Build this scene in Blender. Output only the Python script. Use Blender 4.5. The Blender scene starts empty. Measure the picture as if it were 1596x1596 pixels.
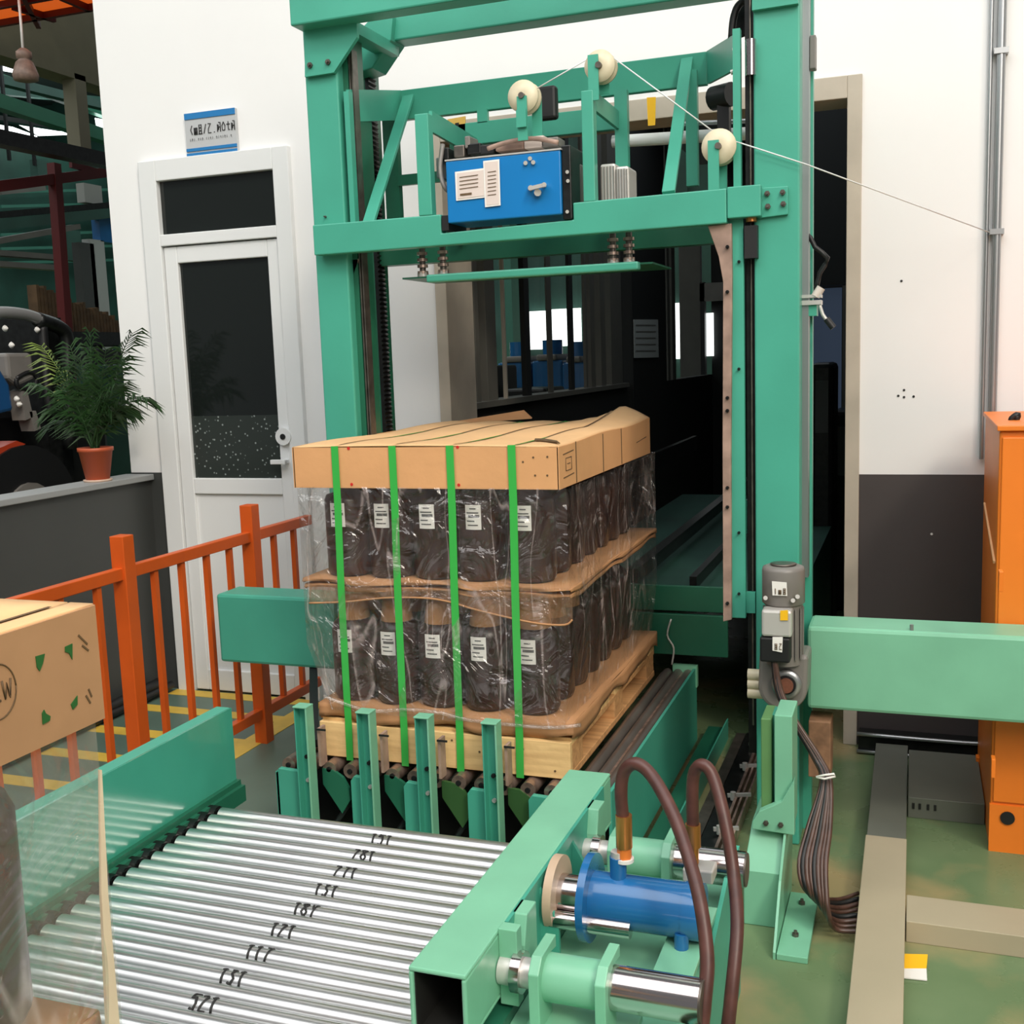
import bpy, bmesh, math, random
from mathutils import Vector, Matrix
random.seed(7)
R_ = math.radians
# ---------------------------------------------------------------- camera, world, lights, exposure
CAM = Vector((0, 0, 1.65)); FPX = 1723.278
RIGHT = Vector((0.93993, 0.33963, -0.03472))
YAW, PITCH, ROLL = R_(-20.16256), R_(7.88874), R_(2.00904)
fw = Vector((math.sin(YAW)*math.cos(PITCH), math.cos(YAW)*math.cos(PITCH), -math.sin(PITCH)))
r0 = fw.cross(Vector((0, 0, 1))).normalized(); d0 = fw.cross(r0)
RT = math.cos(ROLL)*r0 + math.sin(ROLL)*d0
DN = -math.sin(ROLL)*r0 + math.cos(ROLL)*d0
cd = bpy.data.cameras.new('camera'); cam = bpy.data.objects.new('camera', cd)
bpy.context.scene.collection.objects.link(cam)
cam.matrix_world = Matrix(((RT.x, -DN.x, -fw.x, CAM.x), (RT.y, -DN.y, -fw.y, CAM.y), (RT.z, -DN.z, -fw.z, CAM.z), (0, 0, 0, 1)))
cd.sensor_width = 36; cd.lens = 36*FPX/1596; cd.clip_start = .02; cd.clip_end = 200
SC = bpy.context.scene; SC.camera = cam
SC.view_settings.view_transform = 'Standard'; SC.view_settings.look = 'None'
SC.view_settings.gamma = 1; SC.view_settings.use_curve_mapping = False
SC.view_settings.exposure = -0.42
w = bpy.data.worlds.new('world'); SC.world = w; w.use_nodes = True
w.node_tree.nodes['Background'].inputs[0].default_value = (.93, .97, 1, 1)
w.node_tree.nodes['Background'].inputs[1].default_value = .26
def area(name, loc, target, sx, sy, power, col):
    l = bpy.data.lights.new(name, 'AREA'); l.shape = 'RECTANGLE'; l.size = sx; l.size_y = sy; l.energy = power; l.color = col
    o = bpy.data.objects.new(name, l); SC.collection.objects.link(o); o.location = loc
    o.rotation_euler = (Vector(target)-Vector(loc)).to_track_quat('-Z', 'Y').to_euler(); return o
area('loading_bay_daylight', (2.6, -2.2, 4.6), (-1.0, 2.6, .6), 3.6, 2.6, 270, (1, .92, .80))
area('overhead_fill', (-1.2, 0.6, 6.0), (-1.3, 2.4, 0), 7.5, 5.2, 520, (1, 1, 1))  # unseen overhead fill, made large to widen the streaks on the rollers
area('far_hall_fill', (-9, 11, 6.2), (-9, 11, 0), 8, 8, 520, (.9, 1, 1))  # added fill that brightens the far hall
area('corridor_fill', (-1.0, 7.5, 3.5), (-1.0, 7.5, 0), 1.5, 3, 14, (.85, .95, 1))  # added dim fill for the corridor, no lamp hangs there
area('side_hall_fill', (-7.5, 3, 6.2), (-6.5, 6, 1), 5, 4, 260, (.95, 1, 1))  # second added fill, brightens the hall on the left
sl_ = bpy.data.lights.new('low_sun', 'SUN'); sl_.energy = 1.3; sl_.angle = R_(9); sl_.color = (1, .9, .74)
so = bpy.data.objects.new('low_sun', sl_); SC.collection.objects.link(so)
so.rotation_euler = (Vector((-1.0, 1.0, -1.25))).to_track_quat('-Z', 'Y').to_euler()

# ---------------------------------------------------------------- helpers
def at(u, v, X=None, Y=None, Z=None):
    d = RT*((u-798)/FPX) + DN*((v-798)/FPX) + fw
    if X is not None: t = (X-CAM.x)/d.x
    elif Y is not None: t = (Y-CAM.y)/d.y
    else: t = (Z-CAM.z)/d.z
    return CAM + d*t
COL = SC.collection
class MB:
    def __init__(s): s.v = []; s.f = []; s.m = []; s.sm = []; s.cur = 0
    def add(s, vs, fs, smooth=False):
        b = len(s.v); s.v += [tuple(v) for v in vs]
        for f in fs: s.f.append([b+i for i in f]); s.m.append(s.cur); s.sm.append(smooth)
        return s
    def box(s, x0, x1, y0, y1, z0, z1):
        vs = [(x0,y0,z0),(x1,y0,z0),(x1,y1,z0),(x0,y1,z0),(x0,y0,z1),(x1,y0,z1),(x1,y1,z1),(x0,y1,z1)]
        return s.add(vs, [(0,3,2,1),(4,5,6,7),(0,1,5,4),(1,2,6,5),(2,3,7,6),(3,0,4,7)])
    def bar(s, p0, p1, w_, h_, up=(0, 0, 1)):     # rectangular bar along p0-p1
        p0 = Vector(p0); p1 = Vector(p1); d = (p1-p0).normalized(); u = Vector(up)
        if abs(d.dot(u)) > .98: u = Vector((0, 1, 0))
        a = d.cross(u).normalized(); b = a.cross(d).normalized(); a *= w_/2; b *= h_/2
        vs = [p0-a-b, p0+a-b, p0+a+b, p0-a+b, p1-a-b, p1+a-b, p1+a+b, p1-a+b]
        return s.add(vs, [(3,2,1,0),(4,5,6,7),(0,1,5,4),(1,2,6,5),(2,3,7,6),(3,0,4,7)])
    def prism(s, pts, off):
        pts = [Vector(p) for p in pts]; off = Vector(off); n = len(pts)
        q = [p+off for p in pts]
        return s.add(pts+q, [list(range(n))[::-1], [n+i for i in range(n)]] + [(i, (i+1) % n, n+(i+1) % n, n+i) for i in range(n)])
    def cyl(s, p0, p1, r, n=20, r2=None, caps=True):
        p0 = Vector(p0); p1 = Vector(p1); d = (p1-p0).normalized()
        u = Vector((0, 0, 1)) if abs(d.z) < .9 else Vector((1, 0, 0))
        a = d.cross(u).normalized(); b = d.cross(a).normalized(); r2 = r if r2 is None else r2
        c0 = [p0+(a*math.cos(t)+b*math.sin(t))*r for t in [2*math.pi*i/n for i in range(n)]]
        c1 = [p1+(a*math.cos(t)+b*math.sin(t))*r2 for t in [2*math.pi*i/n for i in range(n)]]
        s.add(c0+c1, [(i, (i+1) % n, n+(i+1) % n, n+i) for i in range(n)], True)
        if caps: s.add(c0, [list(range(n))[::-1]]); s.add(c1, [list(range(n))])
        return s
    def lathe(s, prof, c, axis=(0, 0, 1), n=20):
        c = Vector(c); d = Vector(axis).normalized(); u = Vector((0, 0, 1)) if abs(d.z) < .9 else Vector((1, 0, 0))
        a = d.cross(u).normalized(); b = d.cross(a).normalized(); vs = []; m = len(prof)
        for r, h in prof:
            for i in range(n):
                t = 2*math.pi*i/n; vs.append(c+d*h+(a*math.cos(t)+b*math.sin(t))*r)
        fs = [(j*n+i, j*n+(i+1) % n, (j+1)*n+(i+1) % n, (j+1)*n+i) for j in range(m-1) for i in range(n)]
        fs += [list(range(n))[::-1], [(m-1)*n+i for i in range(n)]]
        return s.add(vs, fs, True)
    def tube(s, pts, r, n=10, sub=4):
        P = [Vector(p) for p in pts]
        if sub > 1 and len(P) > 2:      # catmull-rom
            Q = []
            for i in range(len(P)-1):
                a = P[max(i-1, 0)]; b = P[i]; c = P[i+1]; d = P[min(i+2, len(P)-1)]
                for k in range(sub):
                    t = k/sub
                    Q.append(.5*((2*b)+(c-a)*t+(2*a-5*b+4*c-d)*t*t+(3*b-a-3*c+d)*t**3))
            Q.append(P[-1]); P = Q
        vs = []; up = Vector((.13, .31, .94)).normalized()
        for i, p in enumerate(P):
            d = (P[min(i+1, len(P)-1)]-P[max(i-1, 0)]).normalized()
            a = d.cross(up); a = (a if a.length > 1e-3 else d.cross(Vector((1, 0, 0)))).normalized(); b = d.cross(a).normalized()
            rr = r[min(i, len(r)-1)] if isinstance(r, list) else r
            vs += [p+(a*math.cos(t)+b*math.sin(t))*rr for t in [2*math.pi*k/n for k in range(n)]]
        m = len(P)
        fs = [(j*n+i, j*n+(i+1) % n, (j+1)*n+(i+1) % n, (j+1)*n+i) for j in range(m-1) for i in range(n)]
        fs += [list(range(n))[::-1], [(m-1)*n+i for i in range(n)]]
        return s.add(vs, fs, True)
    def grid(s, fn, nu, nv, smooth=True):
        vs = [fn(i/nu, j/nv) for j in range(nv+1) for i in range(nu+1)]
        return s.add(vs, [(j*(nu+1)+i, j*(nu+1)+i+1, (j+1)*(nu+1)+i+1, (j+1)*(nu+1)+i) for j in range(nv) for i in range(nu)], smooth)
    def build(s, name, mats, parent=None, bevel=0, solid=0, label=None):
        me = bpy.data.meshes.new(name); me.from_pydata(s.v, [], s.f)
        mats = mats if isinstance(mats, (list, tuple)) else [mats]
        for m in mats: me.materials.append(m)
        me.polygons.foreach_set('material_index', s.m); me.polygons.foreach_set('use_smooth', s.sm)
        bm = bmesh.new(); bm.from_mesh(me); bmesh.ops.recalc_face_normals(bm, faces=bm.faces); bm.to_mesh(me); bm.free()
        o = bpy.data.objects.new(name, me); COL.objects.link(o)
        if solid:
            md = o.modifiers.new('thickness', 'SOLIDIFY'); md.thickness = solid; md.offset = 0
        if bevel:
            md = o.modifiers.new('bevel', 'BEVEL'); md.width = bevel; md.segments = 2; md.limit_method = 'ANGLE'; md.angle_limit = R_(40)
        if parent is not None:
            o.parent = parent; o.matrix_parent_inverse = Matrix.Translation(-parent.location)
        if label: o['label'] = label
        return o
def thing(name, label, cat, loc=(0, 0, 0), group=None):
    o = bpy.data.objects.new(name, None); COL.objects.link(o); o.location = loc; o.empty_display_size = .1
    o['label'] = label; o['category'] = cat
    if group: o['group'] = group
    return o
def tag(o, label, cat, group=None):
    o['label'] = label; o['category'] = cat
    if group: o['group'] = group
    return o
def struct(o): o['kind'] = 'structure'; return o
def B(name, m, parent, *b, bevel=0, label=None):
    return MB().box(*b).build(name, m, parent, bevel=bevel, label=label)

# ---------------------------------------------------------------- materials
def mat(name, col, rough=.5, metal=0., var=.0, vs=6., bump=0., bs=40., emit=0, coat=0, col2=None, spec=.5):
    m = bpy.data.materials.new(name); m.use_nodes = True; nt = m.node_tree; b = nt.nodes['Principled BSDF']
    b.inputs['Base Color'].default_value = (*col, 1); b.inputs['Roughness'].default_value = rough
    b.inputs['Metallic'].default_value = metal; b.inputs['Coat Weight'].default_value = coat
    b.inputs['Specular IOR Level'].default_value = spec
    if emit: b.inputs['Emission Color'].default_value = (*col, 1); b.inputs['Emission Strength'].default_value = emit
    if var or bump: tc = nt.nodes.new('ShaderNodeTexCoord')
    if var:
        n = nt.nodes.new('ShaderNodeTexNoise'); n.inputs['Scale'].default_value = vs; n.inputs['Detail'].default_value = 6
        nt.links.new(tc.outputs['Object'], n.inputs['Vector'])
        r = nt.nodes.new('ShaderNodeValToRGB'); r.color_ramp.elements[0].position = .32; r.color_ramp.elements[1].position = .68
        c2 = col2 if col2 else tuple(c*(1-var) for c in col)
        r.color_ramp.elements[0].color = (*c2, 1)
        r.color_ramp.elements[1].color = (*(tuple(min(1, c*(1+var*.6)) for c in col) if not col2 else col), 1)
        nt.links.new(n.outputs['Fac'], r.inputs['Fac']); nt.links.new(r.outputs['Color'], b.inputs['Base Color'])
    if bump:
        n2 = nt.nodes.new('ShaderNodeTexNoise'); n2.inputs['Scale'].default_value = bs; n2.inputs['Detail'].default_value = 3
        nt.links.new(tc.outputs['Object'], n2.inputs['Vector'])
        bp = nt.nodes.new('ShaderNodeBump'); bp.inputs['Strength'].default_value = bump; bp.inputs['Distance'].default_value = .01
        nt.links.new(n2.outputs['Fac'], bp.inputs['Height']); nt.links.new(bp.outputs['Normal'], b.inputs['Normal'])
    return m
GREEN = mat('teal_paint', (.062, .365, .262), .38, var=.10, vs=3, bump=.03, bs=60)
LITGREEN = mat('lit_teal_paint', (.20, .50, .33), .35, var=.10, vs=4, bump=.03, bs=60)  # same teal paint with brighter light put into its colour
DGREEN = mat('dark_and_shaded_green', (.018, .13, .075), .35, var=.2, vs=3)  # dark green parts; on rear gantry parts it paints in their shadow
OLIVE = mat('olive_green_paint', (.12, .27, .10), .4, var=.15)
WHITE = mat('white_wall_paint', (.86, .855, .85), .6, var=.03, vs=1.2)
DADO = mat('charcoal_wall_paint', (.052, .055, .053), .45, var=.1, vs=2)
DADO2 = mat('brown_charcoal_wall_paint', (.062, .052, .052), .5, var=.1, vs=2)
WFRAME = mat('white_door_enamel', (.78, .79, .79), .3)
BEIGE = mat('beige_door_trim', (.50, .44, .36), .5, var=.12)
SILL = mat('grey_coping_paint', (.30, .31, .31), .5)
BLACK = mat('black_rubber', (.008, .008, .009), .5)
BLACKM = mat('black_grease_metal', (.012, .013, .013), .35, metal=.3, var=.5, vs=30)
CHROME = mat('polished_steel', (.62, .56, .55), .14, metal=1)
STEEL = mat('bright_steel_roller', (.78, .78, .78), .33, metal=1, var=.06, vs=8)
DSTEEL = mat('worn_dark_steel', (.17, .15, .13), .38, metal=.75, var=.35, vs=20)
RUSTS = mat('rusty_tube_steel', (.50, .36, .30), .28, metal=.7, var=.5, vs=25)
GALV = mat('galvanised_conduit', (.40, .41, .42), .35, metal=.8)
GREYM = mat('grey_motor_paint', (.20, .185, .17), .4, var=.12)
SILVER = mat('silver_motor_paint', (.62, .6, .57), .35, metal=.4)
BROWNBAR = mat('worn_brown_guide_bar', (.36, .24, .19), .5, var=.35, vs=14)
ORANGE = mat('orange_railing_paint', (.62, .095, .01), .4, var=.1)
ORANGE2 = mat('bright_orange_cabinet_paint', (.85, .21, .018), .42, var=.05)
BLUE = mat('blue_enamel', (.006, .185, .50), .3, var=.05)
BLUE2 = mat('blue_cylinder_enamel', (.015, .135, .36), .22, var=.1, coat=.5)
CREAM = mat('cream_nylon', (.70, .62, .44), .4, var=.08, vs=30)
CARD = mat('corrugated_cardboard', (.70, .36, .155), .75, var=.07, vs=5, bump=.15, bs=25)
CARDTOP = mat('cardboard_top_face', (.74, .45, .22), .75, var=.06, vs=5, bump=.15, bs=20)
CARD2 = mat('brown_cardboard', (.46, .23, .10), .7, var=.12, vs=8, bump=.3, bs=14)
KRAFT = mat('kraft_cardboard_carton', (.43, .235, .115), .75, var=.08, vs=5, bump=.15, bs=20)
PAPER = mat('white_paper', (.82, .80, .76), .6)
PAPERP = mat('pinkish_paper_sticker', (.70, .60, .55), .6)
INK = mat('black_ink', (.012, .012, .012), .6)
REDINK = mat('red_print', (.6, .02, .015), .6)
GRNINK = mat('green_print', (.015, .11, .02), .6)
BRNINK = mat('brown_print', (.12, .07, .03), .7)
SBLUE = mat('sign_blue', (.02, .19, .47), .35)
SGREY = mat('sign_grey', (.50, .51, .52), .4)
YEL = mat('yellow_plastic', (.90, .50, .01), .5)
YLINE = mat('yellow_floor_paint', (.74, .49, .07), .5, var=.12, vs=9)
STRAP = mat('green_strapping', (.045, .43, .07), .3)
JAR = mat('dark_brown_glazed_jar', (.034, .013, .010), .30, var=.4, vs=5)
TERRA = mat('orange_plastic_pot', (.46, .085, .03), .5)
SOIL = mat('potting_soil', (.02, .013, .008), .9)
LEAF = mat('palm_leaf', (.018, .060, .013), .5, var=.4, vs=12)
LEAFY = mat('yellowing_palm_leaf', (.13, .19, .03), .5, var=.3, vs=12)
HOSE = mat('brown_rubber_hose', (.085, .030, .024), .45, var=.25, vs=30)
CABLE = mat('brown_cable_sheath', (.075, .036, .026), .38, var=.3, vs=30)
BRASS = mat('brass_fitting', (.55, .23, .07), .28, metal=.85)
TRAY = mat('grey_beige_duct_paint', (.42, .36, .25), .36, var=.08, vs=3)
GLASS = mat('dark_window_glass', (.010, .013, .012), .08, spec=.5)
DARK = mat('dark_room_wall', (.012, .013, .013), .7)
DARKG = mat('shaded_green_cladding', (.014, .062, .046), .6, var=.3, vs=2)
OLIVEW = mat('olive_white_wall', (.17, .16, .10), .7, var=.1)
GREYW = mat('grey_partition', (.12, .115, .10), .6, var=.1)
REDP = mat('dark_red_steel', (.10, .006, .006), .5)
WOODD = mat('dark_timber', (.13, .075, .035), .7, var=.4, vs=9)
SKYL = mat('skylight_panel', (.93, 1, .98), .5, emit=4)
WINL = mat('bright_daylight_window', (.95, 1, .98), .5, emit=2.6)
def wood(name, c1, c2):
    m = mat(name, c1, .65, bump=.2, bs=30); nt = m.node_tree; b = nt.nodes['Principled BSDF']
    tc = nt.nodes.new('ShaderNodeTexCoord'); mp = nt.nodes.new('ShaderNodeMapping'); mp.inputs['Scale'].default_value = (2.5, 30, 30)
    n = nt.nodes.new('ShaderNodeTexNoise'); n.inputs['Scale'].default_value = 1.6; n.inputs['Detail'].default_value = 8
    r = nt.nodes.new('ShaderNodeValToRGB'); r.color_ramp.elements[0].color = (*c2, 1); r.color_ramp.elements[1].color = (*c1, 1)
    r.color_ramp.elements[0].position = .25; r.color_ramp.elements[1].position = .6
    nt.links.new(tc.outputs['Object'], mp.inputs[0]); nt.links.new(mp.outputs[0], n.inputs['Vector'])
    nt.links.new(n.outputs['Fac'], r.inputs['Fac']); nt.links.new(r.outputs['Color'], b.inputs['Base Color']); return m
WOOD = wood('pale_pine', (.83, .56, .25), (.62, .38, .16))
WOODS = wood('pine_side', (.66, .36, .15), (.42, .21, .08))
def floor_mat():
    m = mat('green_epoxy_floor', (.10, .16, .10), .3, bump=.02, bs=8); nt = m.node_tree; b = nt.nodes['Principled BSDF']
    tc = nt.nodes.new('ShaderNodeTexCoord'); n = nt.nodes.new('ShaderNodeTexNoise'); n.inputs['Scale'].default_value = 1.7; n.inputs['Detail'].default_value = 7
    r = nt.nodes.new('ShaderNodeValToRGB'); e = r.color_ramp.elements
    e[0].position = .36; e[0].color = (.34, .27, .13, 1); e[1].position = .50; e[1].color = (.13, .20, .095, 1)
    e2 = e.new(.66); e2.color = (.17, .24, .12, 1)
    nt.links.new(tc.outputs['Object'], n.inputs['Vector']); nt.links.new(n.outputs['Fac'], r.inputs['Fac']); nt.links.new(r.outputs['Color'], b.inputs['Base Color'])
    n2 = nt.nodes.new('ShaderNodeTexNoise'); n2.inputs['Scale'].default_value = 5; n2.inputs['Detail'].default_value = 5
    mr = nt.nodes.new('ShaderNodeMapRange'); mr.inputs['To Min'].default_value = .16; mr.inputs['To Max'].default_value = .42
    nt.links.new(tc.outputs['Object'], n2.inputs['Vector']); nt.links.new(n2.outputs['Fac'], mr.inputs['Value']); nt.links.new(mr.outputs['Result'], b.inputs['Roughness'])
    return m
FLOOR = floor_mat()
FLOOR2 = mat('grey_green_walkway_paint', (.105, .165, .13), .4, var=.15, vs=3)
def speckled():
    m = mat('speckled_frosted_film', (.03, .04, .035), .25); nt = m.node_tree; b = nt.nodes['Principled BSDF']
    tc = nt.nodes.new('ShaderNodeTexCoord'); v = nt.nodes.new('ShaderNodeTexVoronoi'); v.inputs['Scale'].default_value = 42
    n = nt.nodes.new('ShaderNodeTexNoise'); n.inputs['Scale'].default_value = 60
    r = nt.nodes.new('ShaderNodeValToRGB'); e = r.color_ramp.elements; e[0].position = .13; e[0].color = (.30, .34, .33, 1); e[1].position = .24; e[1].color = (.028, .036, .032, 1)
    nt.links.new(tc.outputs['Object'], v.inputs['Vector']); nt.links.new(v.outputs['Distance'], r.inputs['Fac']); nt.links.new(r.outputs['Color'], b.inputs['Base Color']); return m
SPECK = speckled()
def film(name, density, tint, bump=.6, sc=9., refl=.07, crease_glint=.35):
    m = bpy.data.materials.new(name); m.use_nodes = True; nt = m.node_tree; nt.nodes.clear()
    out = nt.nodes.new('ShaderNodeOutputMaterial'); tr = nt.nodes.new('ShaderNodeBsdfTransparent'); tr.inputs[0].default_value = (.97, .97, .96, 1)
    gl = nt.nodes.new('ShaderNodeBsdfGlossy'); gl.inputs['Roughness'].default_value = .12
    df = nt.nodes.new('ShaderNodeBsdfDiffuse'); df.inputs[0].default_value = (*tint, 1)
    tc = nt.nodes.new('ShaderNodeTexCoord'); n = nt.nodes.new('ShaderNodeTexNoise'); n.inputs['Scale'].default_value = sc; n.inputs['Detail'].default_value = 3; n.inputs['Distortion'].default_value = 1.2
    nt.links.new(tc.outputs['Object'], n.inputs['Vector'])
    bp = nt.nodes.new('ShaderNodeBump'); bp.inputs['Strength'].default_value = bump; bp.inputs['Distance'].default_value = .06
    nt.links.new(n.outputs['Fac'], bp.inputs['Height'])
    for q in (gl, df): nt.links.new(bp.outputs['Normal'], q.inputs['Normal'])
    lw = nt.nodes.new('ShaderNodeLayerWeight'); lw.inputs[0].default_value = .5; nt.links.new(bp.outputs['Normal'], lw.inputs['Normal'])
    pw = nt.nodes.new('ShaderNodeMath'); pw.operation = 'POWER'; nt.links.new(lw.outputs['Facing'], pw.inputs[0]); pw.inputs[1].default_value = 4.
    fr = nt.nodes.new('ShaderNodeMath'); fr.operation = 'MULTIPLY_ADD'; nt.links.new(pw.outputs[0], fr.inputs[0]); fr.inputs[1].default_value = .35; fr.inputs[2].default_value = refl
    m1 = nt.nodes.new('ShaderNodeMixShader')
    mp = nt.nodes.new('ShaderNodeMapping'); mp.inputs['Scale'].default_value = (1.2, 1.2, .22); mp.inputs['Rotation'].default_value = (.15, .45, 0)
    n3 = nt.nodes.new('ShaderNodeTexNoise'); n3.inputs['Scale'].default_value = 5.5; n3.inputs['Detail'].default_value = 2; n3.inputs['Distortion'].default_value = .5
    nt.links.new(tc.outputs['Object'], mp.inputs[0]); nt.links.new(mp.outputs[0], n3.inputs['Vector'])
    rp_ = nt.nodes.new('ShaderNodeValToRGB'); e = rp_.color_ramp.elements
    d = density; e[0].position = .40; e[0].color = (d*.5,)*3+(1,); e[1].position = .62; e[1].color = (d,)*3+(1,)
    for ps, vv in ((.485, d), (.500, crease_glint), (.512, d*.8)): q_ = e.new(ps); q_.color = (vv,)*3+(1,)  # whitish crease lines also paint highlight streaks into the film
    nt.links.new(n3.outputs['Fac'], rp_.inputs[0]); nt.links.new(rp_.outputs[0], m1.inputs[0])
    m2 = nt.nodes.new('ShaderNodeMixShader'); nt.links.new(fr.outputs[0], m2.inputs[0])
    nt.links.new(tr.outputs[0], m1.inputs[1]); nt.links.new(df.outputs[0], m1.inputs[2])
    nt.links.new(m1.outputs[0], m2.inputs[1]); nt.links.new(gl.outputs[0], m2.inputs[2]); nt.links.new(m2.outputs[0], out.inputs[0]); return m
FILM = film('clear_stretch_film', .045, (.80, .66, .62), .9, 8, .075, .30)
FILM2 = film('clear_bag_film', .11, (.78, .72, .68), .7, 6, .08, .30)
SKIRT = film('brown_translucent_skirt', .5, (.40, .21, .11), .5, 8, .05, .6)
PANE = film('clear_window_pane', .02, (.5, .55, .55), 0, 1, .02, .02)

# ---------------------------------------------------------------- the setting
WY = 4.67
fl = struct(B('floor', FLOOR, None, -26, 6, -4, 22, -.1, 0))
B('walkway_paint', FLOOR2, fl, -3.69, -2.1, 1.5, WY-.01, 0, .002)
for y in (4.56, 4.30, 3.97, 3.66, 3.34, 3.02, 2.70):
    B('yellow_floor_line', YLINE, fl, -3.60, -2.78, y, y+.085, .002, .004)
B('yellow_floor_line', YLINE, fl, -2.80, -2.70, 1.6, 4.62, .002, .0045)
# front wall with opening x -2.04..-.21 z 0..2.69
mb = MB(); OX0, OX1, OZ = -2.04, -.21, 2.69; DX0, DX1, DZ = -3.545, -2.78, 2.62
wl = mb.box(-3.80, DX0, WY, WY+.16, 1.137, 5).box(DX1, OX0, WY, WY+.16, 0, 5).box(DX0, DX1, WY, WY+.16, DZ, 5)
wl.box(OX0, OX1, WY, WY+.16, OZ, 5).box(OX1, 5, WY, WY+.16, 1.137, 5)
wall = struct(mb.build('wall_back', WHITE))
B('dark_lower_wall', DADO, wall, -3.80, DX0, WY-.004, WY+.16, 0, 1.137)
B('dark_lower_wall', DADO2, wall, OX1, 5, WY-.004, WY+.16, 0, 1.137)
for (u, v) in [(1405, 438), (1400, 617), (1409, 608), (1409, 619), (1424, 618)]:
    p = at(u, v, Y=WY); MB().cyl((p.x, WY-.002, p.z), (p.x, WY+.01, p.z), .005, 8).build('screw_hole', INK, wall)
p = at(1452, 832, Y=WY); MB().cyl((p.x, WY-.008, p.z), (p.x, WY+.01, p.z), .005, 8).build('screw_head', PAPER, wall)
low = struct(B('wall_left', DADO, None, -3.80, -3.68, 1.0, WY-.004, 0, 1.10))
B('coping', SILL, low, -3.83, -3.655, 1.0, WY-.006, 1.10, 1.13, bevel=.004)
MB().tube([(-3.64, 2.2, .05), (-3.64, 3.5, .06), (-3.63, 4.0, .05), (-3.62, 4.55, .07)], .028).build('black_cable', BLACK, fl)
MB().tube([(-3.60, 2.2, .03), (-3.60, 3.6, .035), (-3.60, 4.2, .03), (-3.60, 4.6, .04)], .02).build('black_cable', BLACK, fl)
# door
d = struct(thing('door_1', 'x', 'x', (DX0, WY, 0))); del d['label']; del d['category']
fr = MB(); y0, y1 = WY-.03, WY+.06
fr.box(DX0-.045, DX0+.055, y0, y1, 0, DZ+.045).box(DX1-.055, DX1+.03, y0, y1, 0, DZ+.045).box(DX0+.055, DX1-.055, y0, y1, DZ-.055, DZ+.045)
fr.box(DX0+.055, DX1-.055, y0, y1, 2.255, 2.31); fr.build('door_frame', WFRAME, d, bevel=.004)
B('transom_glass', GLASS, d, DX0+.055, DX1-.055, WY+.0, WY+.01, 2.31, DZ-.055)
lf = MB(); a, b_ = DX0+.06, DX1-.06; yy0, yy1 = WY-.015, WY+.035
lf.box(a, a+.075, yy0, yy1, .01, 2.25).box(b_-.06, b_, yy0, yy1, .01, 2.25).box(a+.075, b_-.06, yy0, yy1, 2.17, 2.25).box(a+.075, b_-.06, yy0, yy1, 1.03, 1.11).box(a+.075, b_-.06, yy0, yy1, .01, .12)
leaf = lf.build('door_leaf', WFRAME, d, bevel=.005)
B('kick_panel', WFRAME, d, a+.075, b_-.06, WY, WY+.02, .12, 1.03)
B('door_glass', GLASS, d, a+.075, b_-.06, WY+.005, WY+.012, 1.42, 2.17)
B('frosted_glass_strip', SPECK, d, a+.075, b_-.06, WY+.004, WY+.012, 1.11, 1.42)
MB().cyl((-2.865, WY-.035, 1.316), (-2.865, WY-.015, 1.316), .042, 24).build('lock_rosette', WFRAME, d)
MB().cyl((-2.865, WY-.04, 1.316), (-2.865, WY-.033, 1.316), .014, 16).build('lock_cylinder', BLACK, d)
MB().bar((-2.93, WY-.05, 1.195), (-2.85, WY-.05, 1.195), .022, .022).box(-2.87, -2.85, WY-.05, WY-.015, 1.185, 1.205).build('door_handle', WFRAME, d, bevel=.003)
# opening trim
t = MB(); T0 = WY-.02
t.box(OX0, OX0+.055, T0, WY+.3, 0, OZ).box(OX1-.055, OX1, T0, WY+.18, 0, OZ).box(OX0+.055, OX1-.055, T0, WY+.18, OZ-.085, OZ)
struct(t.build('trim_1', BEIGE, bevel=.003))
def baseway():
    o = thing('metal_wireway', 'low dark metal wireway with shiny edge rails at foot of right wall', 'wireway', (.02, 4.6, 0))
    B('duct_body', BLACKM, o, -.2, .42, 4.56, 4.66, 0, .075)
    for y, z in ((4.55, .085), (4.55, .012)): MB().tube([(-.205, y, z), (.30, y, z), (.34, y+.01, z+.03)], .008, 8).build('edge_rail', GALV, o)
baseway()
# conduit on wall
o = thing('wall_conduit', 'thin galvanised conduit pipe running up the white wall above orange cabinet', 'pipe', (.26, 4.64, 0))
q0 = at(1546, 660, Y=4.645); q1 = at(1557, -40, Y=4.645)
MB().cyl((q0.x, 4.645, 1.2), (q0.x, 4.645, 4.2), .016, 12).build('pipe', GALV, o)
MB().cyl((q0.x-.035, 4.652, 1.2), (q0.x-.035, 4.652, 4.2), .008, 8).build('thin_pipe', GALV, o)
for z in (2.05, 2.7, 3.3): MB().box(q0.x-.025, q0.x+.025, 4.626, 4.669, z, z+.02).build('pipe_clip', GALV, o)

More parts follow.
